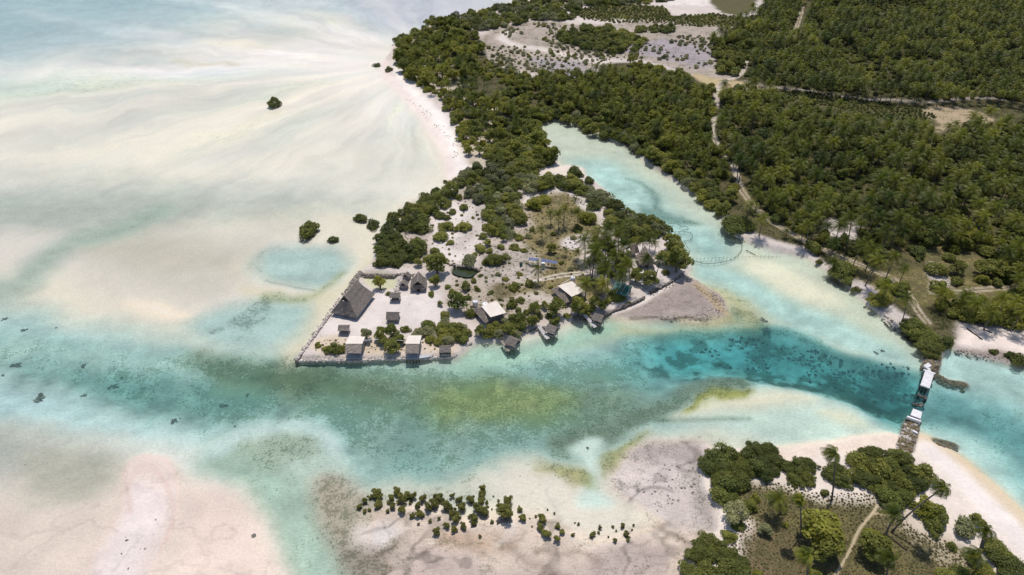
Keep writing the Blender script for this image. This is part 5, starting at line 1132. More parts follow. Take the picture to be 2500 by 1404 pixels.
# ---- islet, sighted one by one: (kind, px, py, radius px, description)
for a in ((('scrub_green'), 1098, 466, 22, 'rounded green bush'), ('scrub_green', 1085, 495, 15, 'green bush'), ('scrub_green', 1074, 524, 12, 'small green bush'), ('scrub_green', 1087, 550, 16, 'green bush on white sand'), ('scrub_green', 1074, 574, 17, 'spreading green bush'),
          ('scrub_green', 1026, 602, 18, 'green bush'), ('scrub_green', 1131, 550, 16, 'lone green bush on white sand'), ('scrub_green', 1132, 505, 10, 'small grey green bush'), ('tree_green', 1066, 640, 26, 'large leafy tree'), ('scrub_grey', 1147, 632, 15, 'grey green bush'),
          ('scrub_green', 1172, 603, 13, 'loose green bush'), ('scrub_dark', 1087, 443, 5, 'tiny dark bush on the flat'), ('scrub_dark', 1066, 462, 8, 'small dark bush'), ('scrub_dark', 912, 547, 13, 'dark mangrove bush standing off the shore'),
          ('scrub_yellow', 1303, 496, 20, 'rounded yellow green bush'), ('scrub_yellow', 1331, 485, 14, 'bright yellow green bush'), ('tree_yellow', 1326, 455, 11, 'light green tree at the clearing edge'), ('scrub_green', 1269, 533, 20, 'dense green bush casting shade'), ('scrub_green', 1267, 577, 10, 'narrow green bush'),
          ('scrub_green', 1257, 601, 11, 'low green bush'), ('big_dark', 1210, 632, 20, 'dark round tree'), ('scrub_grey', 1235, 622, 9, 'pale green bush'), ('tree_green', 1346, 606, 10, 'dark green small tree'), ('scrub_dark', 1410, 555, 11, 'dark round bush'), ('scrub_yellow', 1436, 530, 19, 'bright green bush'), ('scrub_green', 1248, 569, 10, 'green bush'),
          ('tree_green', 1651, 606, 24, 'tall green tree at the shore'), ('tree_green', 1640, 592, 17, 'green tree'), ('tree_green', 1656, 636, 26, 'broad green tree at the point'), ('tree_green', 1630, 625, 20, 'leafy green tree'), ('tree_green', 1553, 674, 14, 'round green tree'), ('tree_green', 1584, 676, 19, 'round green tree'),
          ('scrub_yellow', 1548, 586, 13, 'bright green bush'), ('scrub_green', 1506, 717, 19, 'dark green bush'), ('tree_green', 1116, 735, 20, 'round tree with visible trunk'), ('scrub_green', 1086, 768, 11, 'small round bush'), ('scrub_green', 1151, 763, 13, 'low green bush'), ('tree_green', 1137, 695, 11, 'young green tree'),
          ('scrub_green', 1093, 698, 7, 'small green bush'), ('scrub_green', 1116, 695, 4, 'tiny green bush'), ('scrub_green', 1157, 685, 7, 'small green bush'), ('scrub_yellow', 1103, 710, 8, 'yellow green bush'), ('scrub_green', 1173, 672, 5, 'tiny green bush'), ('tree_green', 1062, 686, 12, 'leafy tree'), ('scrub_yellow', 1053, 716, 8, 'yellow green bush'),
          ('scrub_green', 1256, 698, 12, 'trimmed green bush'), ('scrub_green', 1294, 691, 10, 'trimmed green bush'), ('scrub_green', 1251, 740, 12, 'loose green bush'), ('scrub_green', 1272, 731, 9, 'small green bush'), ('tree_green', 1306, 755, 15, 'green tree'), ('tree_green', 1300, 782, 14, 'loose green tree by the sea wall'), ('tree_green', 1358, 752, 19, 'large green tree'), ('tree_green', 1356, 780, 12, 'green tree at the sea wall'),
          ('tree_green', 1413, 748, 20, 'broad green tree'), ('tree_green', 1454, 740, 14, 'green tree'), ('scrub_green', 1440, 752, 14, 'green bush'), ('tree_yellow', 927, 692, 14, 'light green tree'), ('scrub_green', 948, 716, 6, 'tiny green bush'),
          ('scrub_green', 776, 842, 7, 'small bush'), ('scrub_green', 800, 850, 12, 'green bush'), ('scrub_green', 818, 850, 14, 'green bush'), ('scrub_green', 836, 852, 11, 'green bush'), ('tree_grey', 894, 817, 13, 'grey green bush'), ('tree_green', 929, 815, 14, 'green bush'), ('tree_green', 954, 810, 16, 'green bush'), ('tree_green', 955, 842, 17, 'green bush'), ('tree_green', 934, 828, 12, 'green bush'), ('scrub_green', 991, 803, 9, 'green bush'), ('tree_green', 975, 826, 13, 'green bush'),
          ('scrub_dark', 1403, 420, 17, 'dark green bush alone on the sand spit'), ('scrub_dark', 1437, 440, 12, 'dark green bush'), ('scrub_dark', 1562, 655, 8, 'small dark bush'), ('scrub_green', 1625, 664, 8, 'small bush on the wall'), ('scrub_yellow', 1536, 740, 6, 'small bush')):
    put(*a)
# ---- lone mangroves on the left flats
for a in ((755, 556, 23, 'largest dark bush standing on the pale flat left of the islet'), (813, 583, 11, 'small dark bush on the flat above the round turquoise pool'), (879, 532, 14, 'dark bush on the flat nearest the islet shore, upper of two'), (668, 251, 14, 'lone dark bush far out on the white sand flat'),
          (920, 158, 7, 'small dark bush on the beach beyond the long white beach'), (950, 168, 8, 'low dark bush beside the long white beach'), (1060, 47, 5, 'tiny dark bush at the far shore edge of the flats'), (1030, 75, 5, 'tiny dark tree right at the far tip of the shore'), (985, 84, 4, 'tiny lone bush left of the far shore tip')):
    put('scrub_dark', a[0], a[1], a[2], '', cat='mangrove', group='lone mangrove bushes on the sand flats', label=a[3], name='mangrove_bush')
# ---- islet, dense masses
IG = 'trees and shrubs of the walled islet'
fill([(929, 556), (959, 520), (994, 508), (1032, 476), (1060, 468), (1067, 484), (1056, 520), (1046, 545), (1032, 562), (1018, 600), (1020, 625), (985, 652), (930, 648), (924, 609), (930, 573)], 2.1, ['scrub_dark', 'scrub_dark', 'scrub_green'], 1.5, 2.4, 'bush in the dark dense mass on the left shore of the islet', IG, 101, [[(985, 568), (1018, 562), (1022, 585), (1000, 600), (985, 590)]], cat='bush')
fill([(928, 585), (985, 575), (985, 645), (935, 645)], 1.9, ['scrub_dark'], 1.8, 2.6, 'bush in the dark dense mass on the left shore of the islet', IG, 102, cat='bush')
fill([(1120, 452), (1140, 415), (1165, 396), (1230, 396), (1300, 418), (1325, 432), (1365, 428), (1400, 444), (1440, 462), (1470, 470), (1505, 505), (1560, 530), (1602, 545), (1616, 562), (1560, 572), (1525, 560), (1492, 545), (1460, 520), (1440, 492), (1415, 470), (1385, 458), (1345, 452), (1300, 460), (1272, 480), (1255, 505), (1230, 485), (1200, 495), (1160, 490), (1135, 470)], 2.5, ['scrub_green', 'scrub_green', 'scrub_dark', 'scrub_grey'], 1.7, 2.9, 'green bush in the dense thicket across the back of the islet', IG, 103, [[(1222, 452), (1246, 446), (1248, 462), (1226, 468)]], cat='bush')
fill([(1192, 505), (1230, 490), (1262, 505), (1268, 525), (1240, 540), (1250, 560), (1244, 578), (1205, 578), (1188, 560)], 2.3, ['scrub_green', 'scrub_grey', 'scrub_green'], 1.5, 2.4, 'green bush in the thicket between the sand and the clearing', IG, 104, cat='bush')
fill([(1172, 812), (1188, 800), (1218, 782), (1250, 772), (1280, 778), (1284, 798), (1268, 808), (1236, 822), (1200, 828), (1178, 822)], 1.7, ['scrub_green', 'tree_green', 'scrub_grey'], 1.2, 1.9, 'bush in the large mass behind the leftmost stilt hut', IG, 105, zc=1.4, cat='bush')
fill([(1010, 805), (1040, 792), (1080, 786), (1115, 792), (1136, 800), (1140, 822), (1115, 832), (1070, 836), (1035, 826), (1008, 816)], 1.7, ['scrub_green', 'scrub_green', 'scrub_grey'], 1.2, 1.9, 'bush in the large mass behind the right end of the front wall', IG, 106, zc=1.4, cat='bush')
fill([(1505, 560), (1560, 545), (1612, 550), (1620, 565), (1600, 580), (1540, 578), (1510, 572)], 2.2, ['scrub_green', 'scrub_dark'], 1.6, 2.5, 'bush on the islet shore beside the fish traps', IG, 107, cat='bush')
# ---- islet palms
for px, py, s, i, lab in ((1324, 556, .62, 0, 'lone coconut palm on dry grass behind the solar panels'), (1365, 520, .7, 1, 'front palm of the group of three in the dry clearing'), (1378, 504, .72, 2, 'rear right palm of the group of three in the dry clearing'), (1346, 516, .6, 3, 'left palm of the group of three in the dry clearing'), (1411, 514, .7, 1, 'palm standing before the bright green bush in the clearing'),
                         (1408, 484, .6, 0, 'highest palm at the upper edge of the clearing'), (1315, 650, .75, 0, 'palm directly in front of the solar panels'), (1385, 607, .42, 4, 'short young palm behind the long solar row'), (1415, 612, .5, 4, 'short young palm right of the solar panels')):
    palm_at(px, py, s, lab, i)
for px, py in ((1436, 580), (1459, 587), (1491, 580), (1488, 553), (1527, 592), (1498, 600), (1447, 640), (1475, 651), (1516, 645), (1527, 619), (1536, 628), (1465, 612), (1505, 625), (1478, 600), (1512, 570), (1450, 605), (1490, 640), (1462, 560), (1545, 645)):
    palm_at(px + rnd.uniform(-4, 4), py, rnd.uniform(.8, 1.1), 'coconut palm in the dense grove beside the thatched grove hut')
for px, py, s, lab in ((1473, 688, .9, 'windswept palm left of the green shelter'), (1527, 672, .85, 'windswept palm directly behind the green shelter'), (1586, 632, .7, 'palm right in front of the grove hut roof'), (1609, 630, .7, 'palm between the grove hut and the point trees'), (1589, 580, .7, 'right palm behind the grove hut'), (1573, 588, .6, 'left palm behind the grove hut'), (1432, 690, .9, 'leaning palm beside the slanted cream roof'), (1603, 590, .6, 'rearmost palm near the round fish trap shore')):
    palm_at(px, py, s, lab)
# ---- western woods and beach fringe
FW = [(968, 100), (1010, 78), (1062, 55), (1110, 50), (1150, 66), (1172, 100), (1180, 140), (1230, 165), (1300, 188), (1370, 194), (1440, 186), (1485, 156), (1560, 154), (1640, 178), (1720, 205), (1742, 235), (1735, 340), (1786, 420), (1806, 470), (1762, 515), (1722, 480), (1645, 422), (1576, 378), (1545, 352), (1480, 332), (1420, 308), (1380, 292), (1345, 284), (1312, 298), (1322, 340), (1350, 376), (1348, 400), (1300, 408), (1230, 392), (1165, 386), (1140, 350), (1130, 300), (1096, 250), (1056, 215), (1000, 190), (972, 150)]
RD = [[(1745, 205), (1765, 205), (1752, 250), (1752, 300), (1745, 330), (1760, 355), (1785, 385), (1805, 430), (1812, 465), (1798, 462), (1790, 425), (1770, 385), (1735, 350), (1730, 320), (1740, 280), (1742, 240)]]
GAP = [[(1400, 345), (1440, 350), (1450, 372), (1410, 372)], [(1175, 225), (1240, 230), (1235, 250), (1180, 245)], [(1205, 330), (1225, 340), (1220, 355), (1200, 348)], [(1470, 225), (1500, 225), (1495, 240), (1470, 236)]]
GW = 'bushes and trees of the western wood'
fill(FW, 2.9, ['scrub_green', 'tree_yellow', 'scrub_grey', 'scrub_yellow', 'tree_green', 'tree_yellow', 'scrub_green', 'scrub_yellow'], 1.1, 3.1, 'broadleaf bush in the wood behind the long white beach', GW, 111, RD + GAP, zc=1.6, cat='bush', clump=9, cmin=.30)
fill([(1312, 292), (1345, 280), (1400, 294), (1460, 318), (1545, 352), (1576, 378), (1645, 422), (1722, 480), (1762, 515), (1775, 490), (1720, 445), (1640, 390), (1560, 340), (1460, 300), (1400, 280), (1340, 265), (1305, 280)], 2.3, ['scrub_dark', 'scrub_dark', 'scrub_green'], 1.8, 2.8, 'dark bush on the bank of the narrow inlet', 'bushes along the inlet bank', 112, zc=1.4, cat='bush')
fill([(1210, 310), (1300, 300), (1325, 340), (1350, 376), (1348, 402), (1300, 408), (1215, 392), (1215, 350)], 2.4, ['scrub_dark', 'scrub_green'], 1.8, 2.9, 'dark bush on the bank of the narrow inlet', 'bushes along the inlet bank', 113, zc=1.4, cat='bush')
fill([(970, 100), (1010, 80), (1060, 110), (1070, 190), (1100, 250), (1140, 330), (1150, 385), (1128, 380), (1110, 300), (1070, 235), (1000, 195), (970, 150)], 3.0, ['scrub_yellow', 'tree_green', 'scrub_green'], 1.2, 2.1, 'light green bush at the inner edge of the long white beach', 'bushes along the long beach', 114, zc=1.2, cat='bush')
palms([(975, 115), (1060, 80), (1150, 110), (1180, 200), (1250, 260), (1300, 260), (1260, 330), (1160, 340), (1110, 250), (1040, 200), (985, 160)], 4.0, 'coconut palm among bushes behind the long white beach', 'palms of the western wood', 121, GAP, .55, .85)
palms([(1300, 190), (1480, 170), (1640, 190), (1730, 225), (1735, 340), (1780, 420), (1750, 440), (1640, 370), (1560, 310), (1440, 270), (1330, 240)], 3.5, 'coconut palm in the wood between inlet and sand track', 'palms of the western wood', 122, RD + GAP, .6, .9)
fill([(1050, 55), (1190, 24), (1280, 4), (1420, -22), (1640, -22), (1640, 0), (1560, 8), (1420, 12), (1405, 45), (1310, 48), (1230, 62), (1165, 72), (1110, 58)], 3.4, ['scrub_green', 'scrub_grey', 'scrub_dark'], 1.8, 3.4, 'bush of the thicket along the far shore', 'bushes of the far shore', 115, zc=1.4, cat='bush')
fill([(1362, 82), (1440, 66), (1530, 76), (1572, 100), (1560, 120), (1490, 126), (1420, 112), (1370, 98)], 3.0, ['scrub_dark', 'scrub_green'], 2.0, 3.4, 'bush of the dark grove in the middle of the pale plateau', 'bushes of the plateau grove', 116, zc=1.6, cat='bush')
fill([(1540, 70), (1580, 62), (1650, 65), (1640, 76), (1560, 80)], 3.0, ['scrub_green'], 1.5, 2.5, 'bush of the thin row at the top of the pale plateau', 'bushes of the plateau grove', 117, cat='bush')
fill([(1740, 110), (1800, 95), (1845, 120), (1820, 150), (1800, 182), (1760, 178)], 2.8, ['scrub_green', 'scrub_dark', 'tree_green'], 1.8, 2.8, 'bush left of the winding track bend', 'bushes at the track bend', 118, cat='bush')
fill([(1200, 150), (1190, 110), (1250, 62), (1330, 56), (1440, 62), (1360, 80), (1370, 100), (1440, 116), (1500, 132), (1560, 128), (1590, 105), (1660, 70), (1760, 70), (1740, 110), (1745, 150), (1700, 170), (1560, 145), (1480, 148), (1430, 178), (1330, 182)], 2.2, ['tuft', 'scrub_grey', 'tuft', 'scrub_green'], .35, 1.4, 'low grey shrub scattered on the pale plateau', 'low shrubs of the pale plateau', 119, zc=.8, pri=0, cat='bush', clump=14)
# ---- palm forest to the right
FE = [(1905, -40), (1862, 20), (1800, 62), (1742, 112), (1800, 100), (1845, 118), (1838, 150), (1822, 185), (1900, 205), (2050, 222), (2150, 232), (2300, 240), (2420, 236), (2500, 245), (2680, 255), (2680, -40)]
FS = [(1762, 228), (1830, 212), (1925, 236), (1960, 258), (2060, 276), (2110, 296), (2240, 306), (2290, 332), (2350, 306), (2500, 300), (2680, 310), (2680, 830), (2500, 780), (2420, 782), (2330, 772), (2272, 728), (2200, 672), (2100, 628), (2000, 588), (1900, 545), (1850, 498), (1822, 450), (1795, 392), (1755, 332), (1762, 280)]
CLR = [[(2140, 640), (2260, 610), (2400, 620), (2440, 680), (2400, 735), (2300, 745), (2220, 700)], [(2205, 450), (2262, 446), (2305, 475), (2240, 492)], [(2020, 525), (2100, 545), (2080, 580), (2010, 570)], [(1800, 415), (1832, 440), (1838, 505), (1812, 480)], [(1925, 85), (1968, 0), (1985, 10), (1960, 80), (1940, 105)]]
GE = 'coconut palms of the great forest'
palms(FE, 2.8, 'coconut palm of the far palm forest above the green marsh strip', GE, 123, CLR, .45, 1.0, forest=True)
palms(FS, 2.9, 'coconut palm of the palm forest right of the sand track', GE, 124, CLR, .45, 1.1, forest=True)
fill(FE, 2.7, ['scrub_dark', 'scrub_dark', 'scrub_green'], .9, 2.0, 'undergrowth bush below the far palm forest', 'forest undergrowth', 125, CLR, zc=1.2, cat='bush')
fill(FS, 2.8, ['scrub_dark', 'scrub_dark', 'tree_green', 'scrub_dark', 'scrub_green'], .9, 2.1, 'undergrowth bush between palms right of the sand track', 'forest undergrowth', 126, CLR, zc=1.2, cat='bush')
fill([(2240, 600), (2350, 570), (2500, 580), (2680, 600), (2680, 830), (2500, 790), (2400, 785), (2350, 770), (2300, 735), (2340, 690), (2250, 650)], 3.6, ['scrub_green', 'scrub_yellow', 'tree_green', 'scrub_dark'], 1.5, 2.9, 'green bush of the open scrub in the right corner of the forest', 'scrub at the forest corner', 127, [[(2290, 695), (2480, 690), (2490, 720), (2300, 725)]], zc=1.4, cat='bush')
palms([(1830, 520), (1900, 560), (2010, 608), (2100, 650), (2180, 700), (2220, 760), (2200, 770), (2120, 715), (2040, 660), (1960, 612), (1860, 575), (1805, 520)], 4.6, 'coconut palm on the strip between the sand track and the eastern shore', 'palms of the eastern shore strip', 128, (), .7, .95)
for a in (('big_dark', 1797, 540, 36, 'big round dark bush bulging over the eastern shore'), ('big_green', 2060, 655, 33, 'big green bush on the eastern shore halfway to the bridge'), ('scrub_green', 1985, 601, 18, 'green bush below palms at the eastern shore'), ('scrub_dark', 2001, 640, 8, 'tiny dark bush on the sand at the eastern shore'), ('scrub_dark', 2091, 708, 9, 'small dark bush at the waterline, lower of two'), ('scrub_dark', 2074, 695, 5, 'tiny dark bush at the waterline, upper of two'),
          ('big_green', 2150, 725, 26, 'green bush above the pale rock on the eastern shore'), ('scrub_green', 2195, 705, 20, 'green bush left of the forking track'), ('scrub_green', 2160, 690, 14, 'green bush beside the lower sand track'), ('big_green', 2232, 800, 30, 'green bush at the shore before the far causeway'), ('big_green', 2265, 820, 30, 'large green bush above the far causeway'), ('big_dark', 2272, 845, 27, 'dark bush right where the far causeway starts'), ('scrub_dark', 2312, 838, 18, 'dark round bush right of the far causeway'), ('scrub_dark', 2286, 862, 10, 'dark bush hanging over the right side of the far causeway'),
          ('scrub_dark', 2425, 857, 9, 'small dark bush on the rocky ledge of the right beach'), ('scrub_dark', 2470, 866, 12, 'dark bush on the rocky ledge, second from the picture edge'), ('scrub_dark', 2492, 878, 16, 'dark bush on the rocky ledge at the right picture edge'), ('big_green', 2410, 760, 36, 'big green bush above the right beach'), ('scrub_green', 2330, 765, 14, 'green bush at the left end of the right beach'), ('big_green', 2470, 770, 32, 'bright green bush above the right beach at the picture edge'), ('scrub_green', 2295, 700, 16, 'green bush in the grassy clearing near the tracks'), ('scrub_yellow', 2300, 742, 14, 'light green bush left of the grassy corner')):
    put(a[0], a[1], a[2], a[3], '', group='bushes of the eastern shore', label=a[4])
# ---- foreground spit
SG = 'bushes of the near spit'
fill([(1725, 1140), (1745, 1112), (1790, 1100), (1830, 1092), (1870, 1096), (1900, 1120), (1905, 1145), (1880, 1160), (1850, 1158), (1835, 1180), (1815, 1200), (1800, 1222), (1770, 1225), (1738, 1205), (1720, 1180)], 1.9, ['big_dark', 'scrub_dark', 'big_dark'], 1.7, 2.5, 'bush in the largest dark mass at the left tip of the near spit', SG, 131, zc=1.3, cat='bush', name='beach_shrub')
fill([(1912, 1142), (1930, 1130), (1965, 1128), (1995, 1140), (2000, 1165), (1990, 1180), (1950, 1178), (1920, 1165)], 1.7, ['big_green', 'scrub_green'], 1.5, 2.1, 'bush in the low oval mass left of the tall windblown palm', SG, 132, zc=1.2, cat='bush', name='beach_shrub')
fill([(2008, 1150), (2025, 1140), (2050, 1142), (2075, 1155), (2084, 1178), (2070, 1185), (2030, 1178), (2010, 1170)], 1.7, ['big_dark', 'scrub_green'], 1.4, 1.9, 'bush in the small mass right of the tall windblown palm', SG, 133, zc=1.2, cat='bush', name='beach_shrub')
fill([(2092, 1130), (2110, 1108), (2140, 1104), (2160, 1115), (2180, 1125), (2200, 1120), (2235, 1135), (2262, 1155), (2266, 1185), (2240, 1190), (2225, 1215), (2215, 1240), (2190, 1245), (2170, 1220), (2140, 1195), (2105, 1170), (2092, 1150)], 1.9, ['big_green', 'scrub_green', 'big_dark'], 1.7, 2.4, 'bush in the big mass at the foot of the near causeway', SG, 134, zc=1.3, cat='bush', name='beach_shrub')
fill([(1690, 1345), (1705, 1322), (1745, 1315), (1775, 1325), (1790, 1350), (1815, 1370), (1822, 1404), (1815, 1450), (1690, 1450), (1686, 1390)], 1.9, ['big_dark', 'scrub_dark'], 1.8, 2.5, 'bush in the dark mass at the bottom edge left of the dry grass', SG, 135, zc=1.3, cat='bush', name='beach_shrub')
for a in (('big_green', 2200, 1108, 22, 'green bush growing on the near causeway foot'), ('tree_grey', 1797, 1250, 24, 'pale loose bush below the largest dark mass'), ('scrub_green', 1802, 1280, 14, 'small round green bush below the pale loose bush'), ('scrub_green', 1781, 1307, 16, 'reddish green bush on the sand left of the dry grass'), ('tree_yellow', 2010, 1295, 44, 'large yellow green tree in the middle of the dry grass'), ('tree_green', 2022, 1340, 30, 'dark green tree directly below the yellow green tree'),
          ('tree_green', 2137, 1330, 32, 'dark bushy tree right of the footpath'), ('scrub_yellow', 2135, 1305, 16, 'reddish top of a bush right of the footpath'), ('scrub_yellow', 2268, 1240, 32, 'olive bush with red tinge on the right beach edge'), ('scrub_green', 2290, 1262, 24, 'green bush below the olive bush at the right beach'), ('scrub_green', 2282, 1285, 20, 'low green bush at the edge of the right beach sand'), ('scrub_green', 2325, 1332, 11, 'small green bush on pale sand near the right beach'), ('scrub_grey', 2360, 1287, 26, 'wind bent grey green tree at the right beach'), ('tree_green', 2385, 1268, 15, 'upper wind bent tree at the right beach'),
          ('big_green', 2440, 1340, 34, 'green bush mass at the right picture edge, upper'), ('big_dark', 2470, 1375, 36, 'dark green bush at the lower right picture corner'), ('big_green', 2400, 1385, 26, 'green bush left of the lower right corner'), ('scrub_green', 2350, 1400, 22, 'green bush at the bottom edge right of the footpath'), ('scrub_green', 2310, 1408, 24, 'green bush cut by the bottom edge'), ('scrub_green', 1830, 1235, 16, 'green bush right below the largest dark mass'), ('scrub_yellow', 1845, 1215, 12, 'yellowish bush at the upper left of the dry grass'),
          ('scrub_green', 1912, 1245, 10, 'small bush in the upper dry grass'), ('scrub_yellow', 1918, 1280, 7, 'tiny yellow bush in the dry grass'), ('tree_grey', 1870, 1290, 14, 'dead looking bush in the dry grass'), ('scrub_green', 1990, 1400, 16, 'green bush at the bottom edge left of the footpath'), ('scrub_yellow', 1850, 1400, 10, 'yellow bush at the bottom edge of the dry grass'), ('scrub_green', 2012, 1203, 9, 'small bush at the foot of the tall windblown palm'), ('scrub_green', 1790, 1365, 10, 'sparse bush on sand above the lower dark mass')):
    put(a[0], a[1], a[2], a[3], '', group=SG, label=a[4], name='beach_shrub')
# ---- mangrove row on the near flats
MG = 'mangrove shrubs on the near tidal flat'
mz = [(425, 330, 95), (455, 490, 75), (735, 300, 75), (660, 400, 60), (670, 530, 55), (830, 430, 75), (900, 350, 70), (980, 370, 65), (820, 570, 70), (1130, 400, 70), (1060, 500, 55), (1370, 380, 80), (1310, 480, 80), (1220, 540, 70), (1580, 370, 45), (1500, 530, 85), (1700, 420, 50), (1720, 540, 80), (1870, 410, 70), (2055, 260, 60), (2040, 350, 65), (2030, 440, 70), (2060, 570, 100), (1960, 530, 70), (1650, 680, 90), (1580, 650, 60), (1920, 690, 75), (1915, 790, 50), (1750, 830, 60), (1615, 870, 60), (1500, 820, 55), (1350, 910, 65), (1250, 750, 35), (1080, 630, 70), (980, 670, 50), (2190, 760, 35), (1130, 660, 45), (250, 440, 50), (170, 520, 50), (2400, 600, 140), (2440, 440, 80), (2330, 520, 70), (1070, 800, 25)]
for k, (x, y, r) in enumerate(mz):
    put('mangrove', 850 + x * .16, 1150 + y * .16, r * .16 * .95, '', cat='mangrove', group=MG, label='mangrove shrub in the long irregular clump on the near tidal flat', name='mangrove_shrub')
for x, y, r, lab in ((1268, 1240, 9, 'mangrove at the right side of the long clump'), (1275, 1262, 12, 'low mangrove right of the long clump'), (1325, 1263, 15, 'mangrove at the top of the middle clump'), (1318, 1285, 12, 'left mangrove of the middle clump'), (1335, 1298, 15, 'centre mangrove of the middle clump'), (1362, 1282, 9, 'narrow mangrove right of the middle clump'), (1372, 1298, 9, 'right mangrove of the middle clump'), (1360, 1313, 11, 'lowest mangrove of the middle clump'), (1399, 1303, 6, 'tiny mangrove right of the middle clump'), (1446, 1302, 10, 'lone mangrove in the gap of the row'), (1465, 1287, 6, 'tiny mangrove above the lone mangrove'), (1521, 1282, 8, 'top mangrove of the rightmost trio'), (1529, 1302, 9, 'middle mangrove of the rightmost trio'), (1533, 1317, 6, 'lowest mangrove of the rightmost trio'), (1502, 1318, 7, 'tiny mangrove left of the rightmost trio'), (1065, 1297, 10, 'lone mangrove below the long clump')):
    put('mangrove', x, y, r * .85, '', cat='mangrove', group=MG, label=lab, name='mangrove_shrub')

for k in range(46):
    x = rnd.uniform(880, 1245); y = 1200 + (x - 880) * .03 + abs(rnd.gauss(0, 1)) * 34; put('mangrove', x, y, rnd.uniform(2.2, 5.5), '', cat='mangrove', group=MG, label='small mangrove seedling between the larger shrubs on the near tidal flat', name='mangrove_seedling')
for k in range(16):
    x = rnd.uniform(1290, 1560); y = 1262 + (x - 1290) * .16 + rnd.gauss(0, 14); put('mangrove', x, y, rnd.uniform(2.0, 4.5), '', cat='mangrove', group=MG, label='small mangrove seedling right of the long clump on the near tidal flat', name='mangrove_seedling')

fill([(1440, 570), (1500, 555), (1545, 600), (1550, 650), (1500, 680), (1450, 660), (1430, 610)], 2.6, ['scrub_dark', 'scrub_green'], .9, 1.6, 'undergrowth bush beneath the dense palm grove', IG, 141, cat='bush')
for a in ((1105, 515, 9), (1112, 560, 7), (1100, 590, 8), (1060, 610, 10), (1190, 590, 9), (1195, 612, 8), (1222, 600, 9), (1230, 580, 8), (1160, 620, 6), (1185, 640, 8), (1280, 610, 7), (1300, 560, 6), (1290, 575, 7), (1215, 668, 6), (1235, 680, 7), (1270, 668, 6), (1020, 640, 9), (1040, 632, 8), (1075, 740, 6), (1140, 725, 8), (1165, 705, 6), (1200, 712, 6), (1330, 745, 8), (1340, 770, 8), (1318, 770, 9), (1285, 760, 8), (1265, 755, 8), (1222, 745, 6), (1310, 715, 5), (1345, 700, 5), (1395, 655, 7), (1370, 640, 6), (1400, 580, 7), (1350, 570, 6), (1090, 530, 8), (1120, 480, 9), (1150, 470, 8), (1205, 540, 12), (1180, 575, 9), (1385, 770, 8), (1430, 765, 9), (1470, 750, 9), (1480, 735, 9)):
    put(rnd.choice(['scrub_green', 'scrub_grey', 'scrub_green', 'tree_green']), a[0], a[1], a[2], rnd.choice(['low green shrub', 'small loose shrub', 'ragged green shrub']))
# ------------------------------------------------------------------ planting
def dup(name, me, parent):
    o = bpy.data.objects.new(name, me); col.objects.link(o); o.parent = parent; return o
def instances(name, protos, rec, label, cat):
    """the trees beyond the nearest 300: one object of instances"""
    me = bpy.data.meshes.new(name); me.from_pydata([r[0] for r in rec], [], []); me.update()
    for an, ty, ix in (('rz', 'FLOAT', 1), ('sc', 'FLOAT', 2), ('vi', 'INT', 3)):
        a = me.attributes.new(an, ty, 'POINT'); a.data.foreach_set('value', [r[ix] for r in rec])
    o = tag(link(name, me), label, cat, kind='stuff')
    ng = bpy.data.node_groups.new(name, 'GeometryNodeTree'); ng.interface.new_socket('Geometry', in_out='INPUT', socket_type='NodeSocketGeometry'); ng.interface.new_socket('Geometry', in_out='OUTPUT', socket_type='NodeSocketGeometry')
    nd = ng.nodes; gi = nd.new('NodeGroupInput'); go = nd.new('NodeGroupOutput'); jn = nd.new('GeometryNodeJoinGeometry'); ip = nd.new('GeometryNodeInstanceOnPoints'); ip.inputs['Pick Instance'].default_value = True
    for p in reversed(protos):
        oi = nd.new('GeometryNodeObjectInfo'); oi.inputs['Object'].default_value = p; oi.inputs['As Instance'].default_value = True
        ng.links.new(oi.outputs['Geometry'], jn.inputs[0])
    def na(nm, ty):
        a = nd.new('GeometryNodeInputNamedAttribute'); a.data_type = ty; a.inputs[0].default_value = nm; return a.outputs[0]
    er = nd.new('FunctionNodeEulerToRotation'); cx = nd.new('ShaderNodeCombineXYZ'); ng.links.new(na('rz', 'FLOAT'), cx.inputs[2]); ng.links.new(cx.outputs[0], er.inputs[0])
    ng.links.new(gi.outputs[0], ip.inputs['Points']); ng.links.new(jn.outputs[0], ip.inputs['Instance']); ng.links.new(na('vi', 'INT'), ip.inputs['Instance Index']); ng.links.new(er.outputs[0], ip.inputs['Rotation']); ng.links.new(na('sc', 'FLOAT'), ip.inputs['Scale']); ng.links.new(ip.outputs[0], go.inputs[0])
    md = o.modifiers.new('instances', 'NODES'); md.node_group = ng
    return o
def whole(meshes, name):
    """one mesh made of a thing's part meshes (used by the instanced far trees)"""
    bm = bmesh.new(); mats = []
    out = bpy.data.meshes.new(name); 
    for me in meshes:
        k0 = len(bm.faces); bm.from_mesh(me); bm.faces.ensure_lookup_table()
        for f in bm.faces[k0:]: f.material_index = len(mats)
        mats.append(me.materials[0])
    bm.to_mesh(out); bm.free()
    for m in mats: out.materials.append(m)
    return bpy.data.objects.new(name, out)
def inframe(x, y, z, pad=60):
    px, py = project(x, y, z); return -pad < px < 2500 + pad and -pad < py < 1404 + pad
q = random.Random(99)
def screen(t): return t['r'] / (t['y'] * CP + H * SP) * (1.0 if inframe(t['x'], t['y'], 1) else .01)
man = [t for t in TREES if t['cat'] == 'mangrove']; rest = [t for t in TREES if t['cat'] != 'mangrove']
rest.sort(key=lambda t: (-(t['pri'] >= 2), -(t['pri'] >= 1), -screen(t)))
near, far = rest[:300], rest[300:]
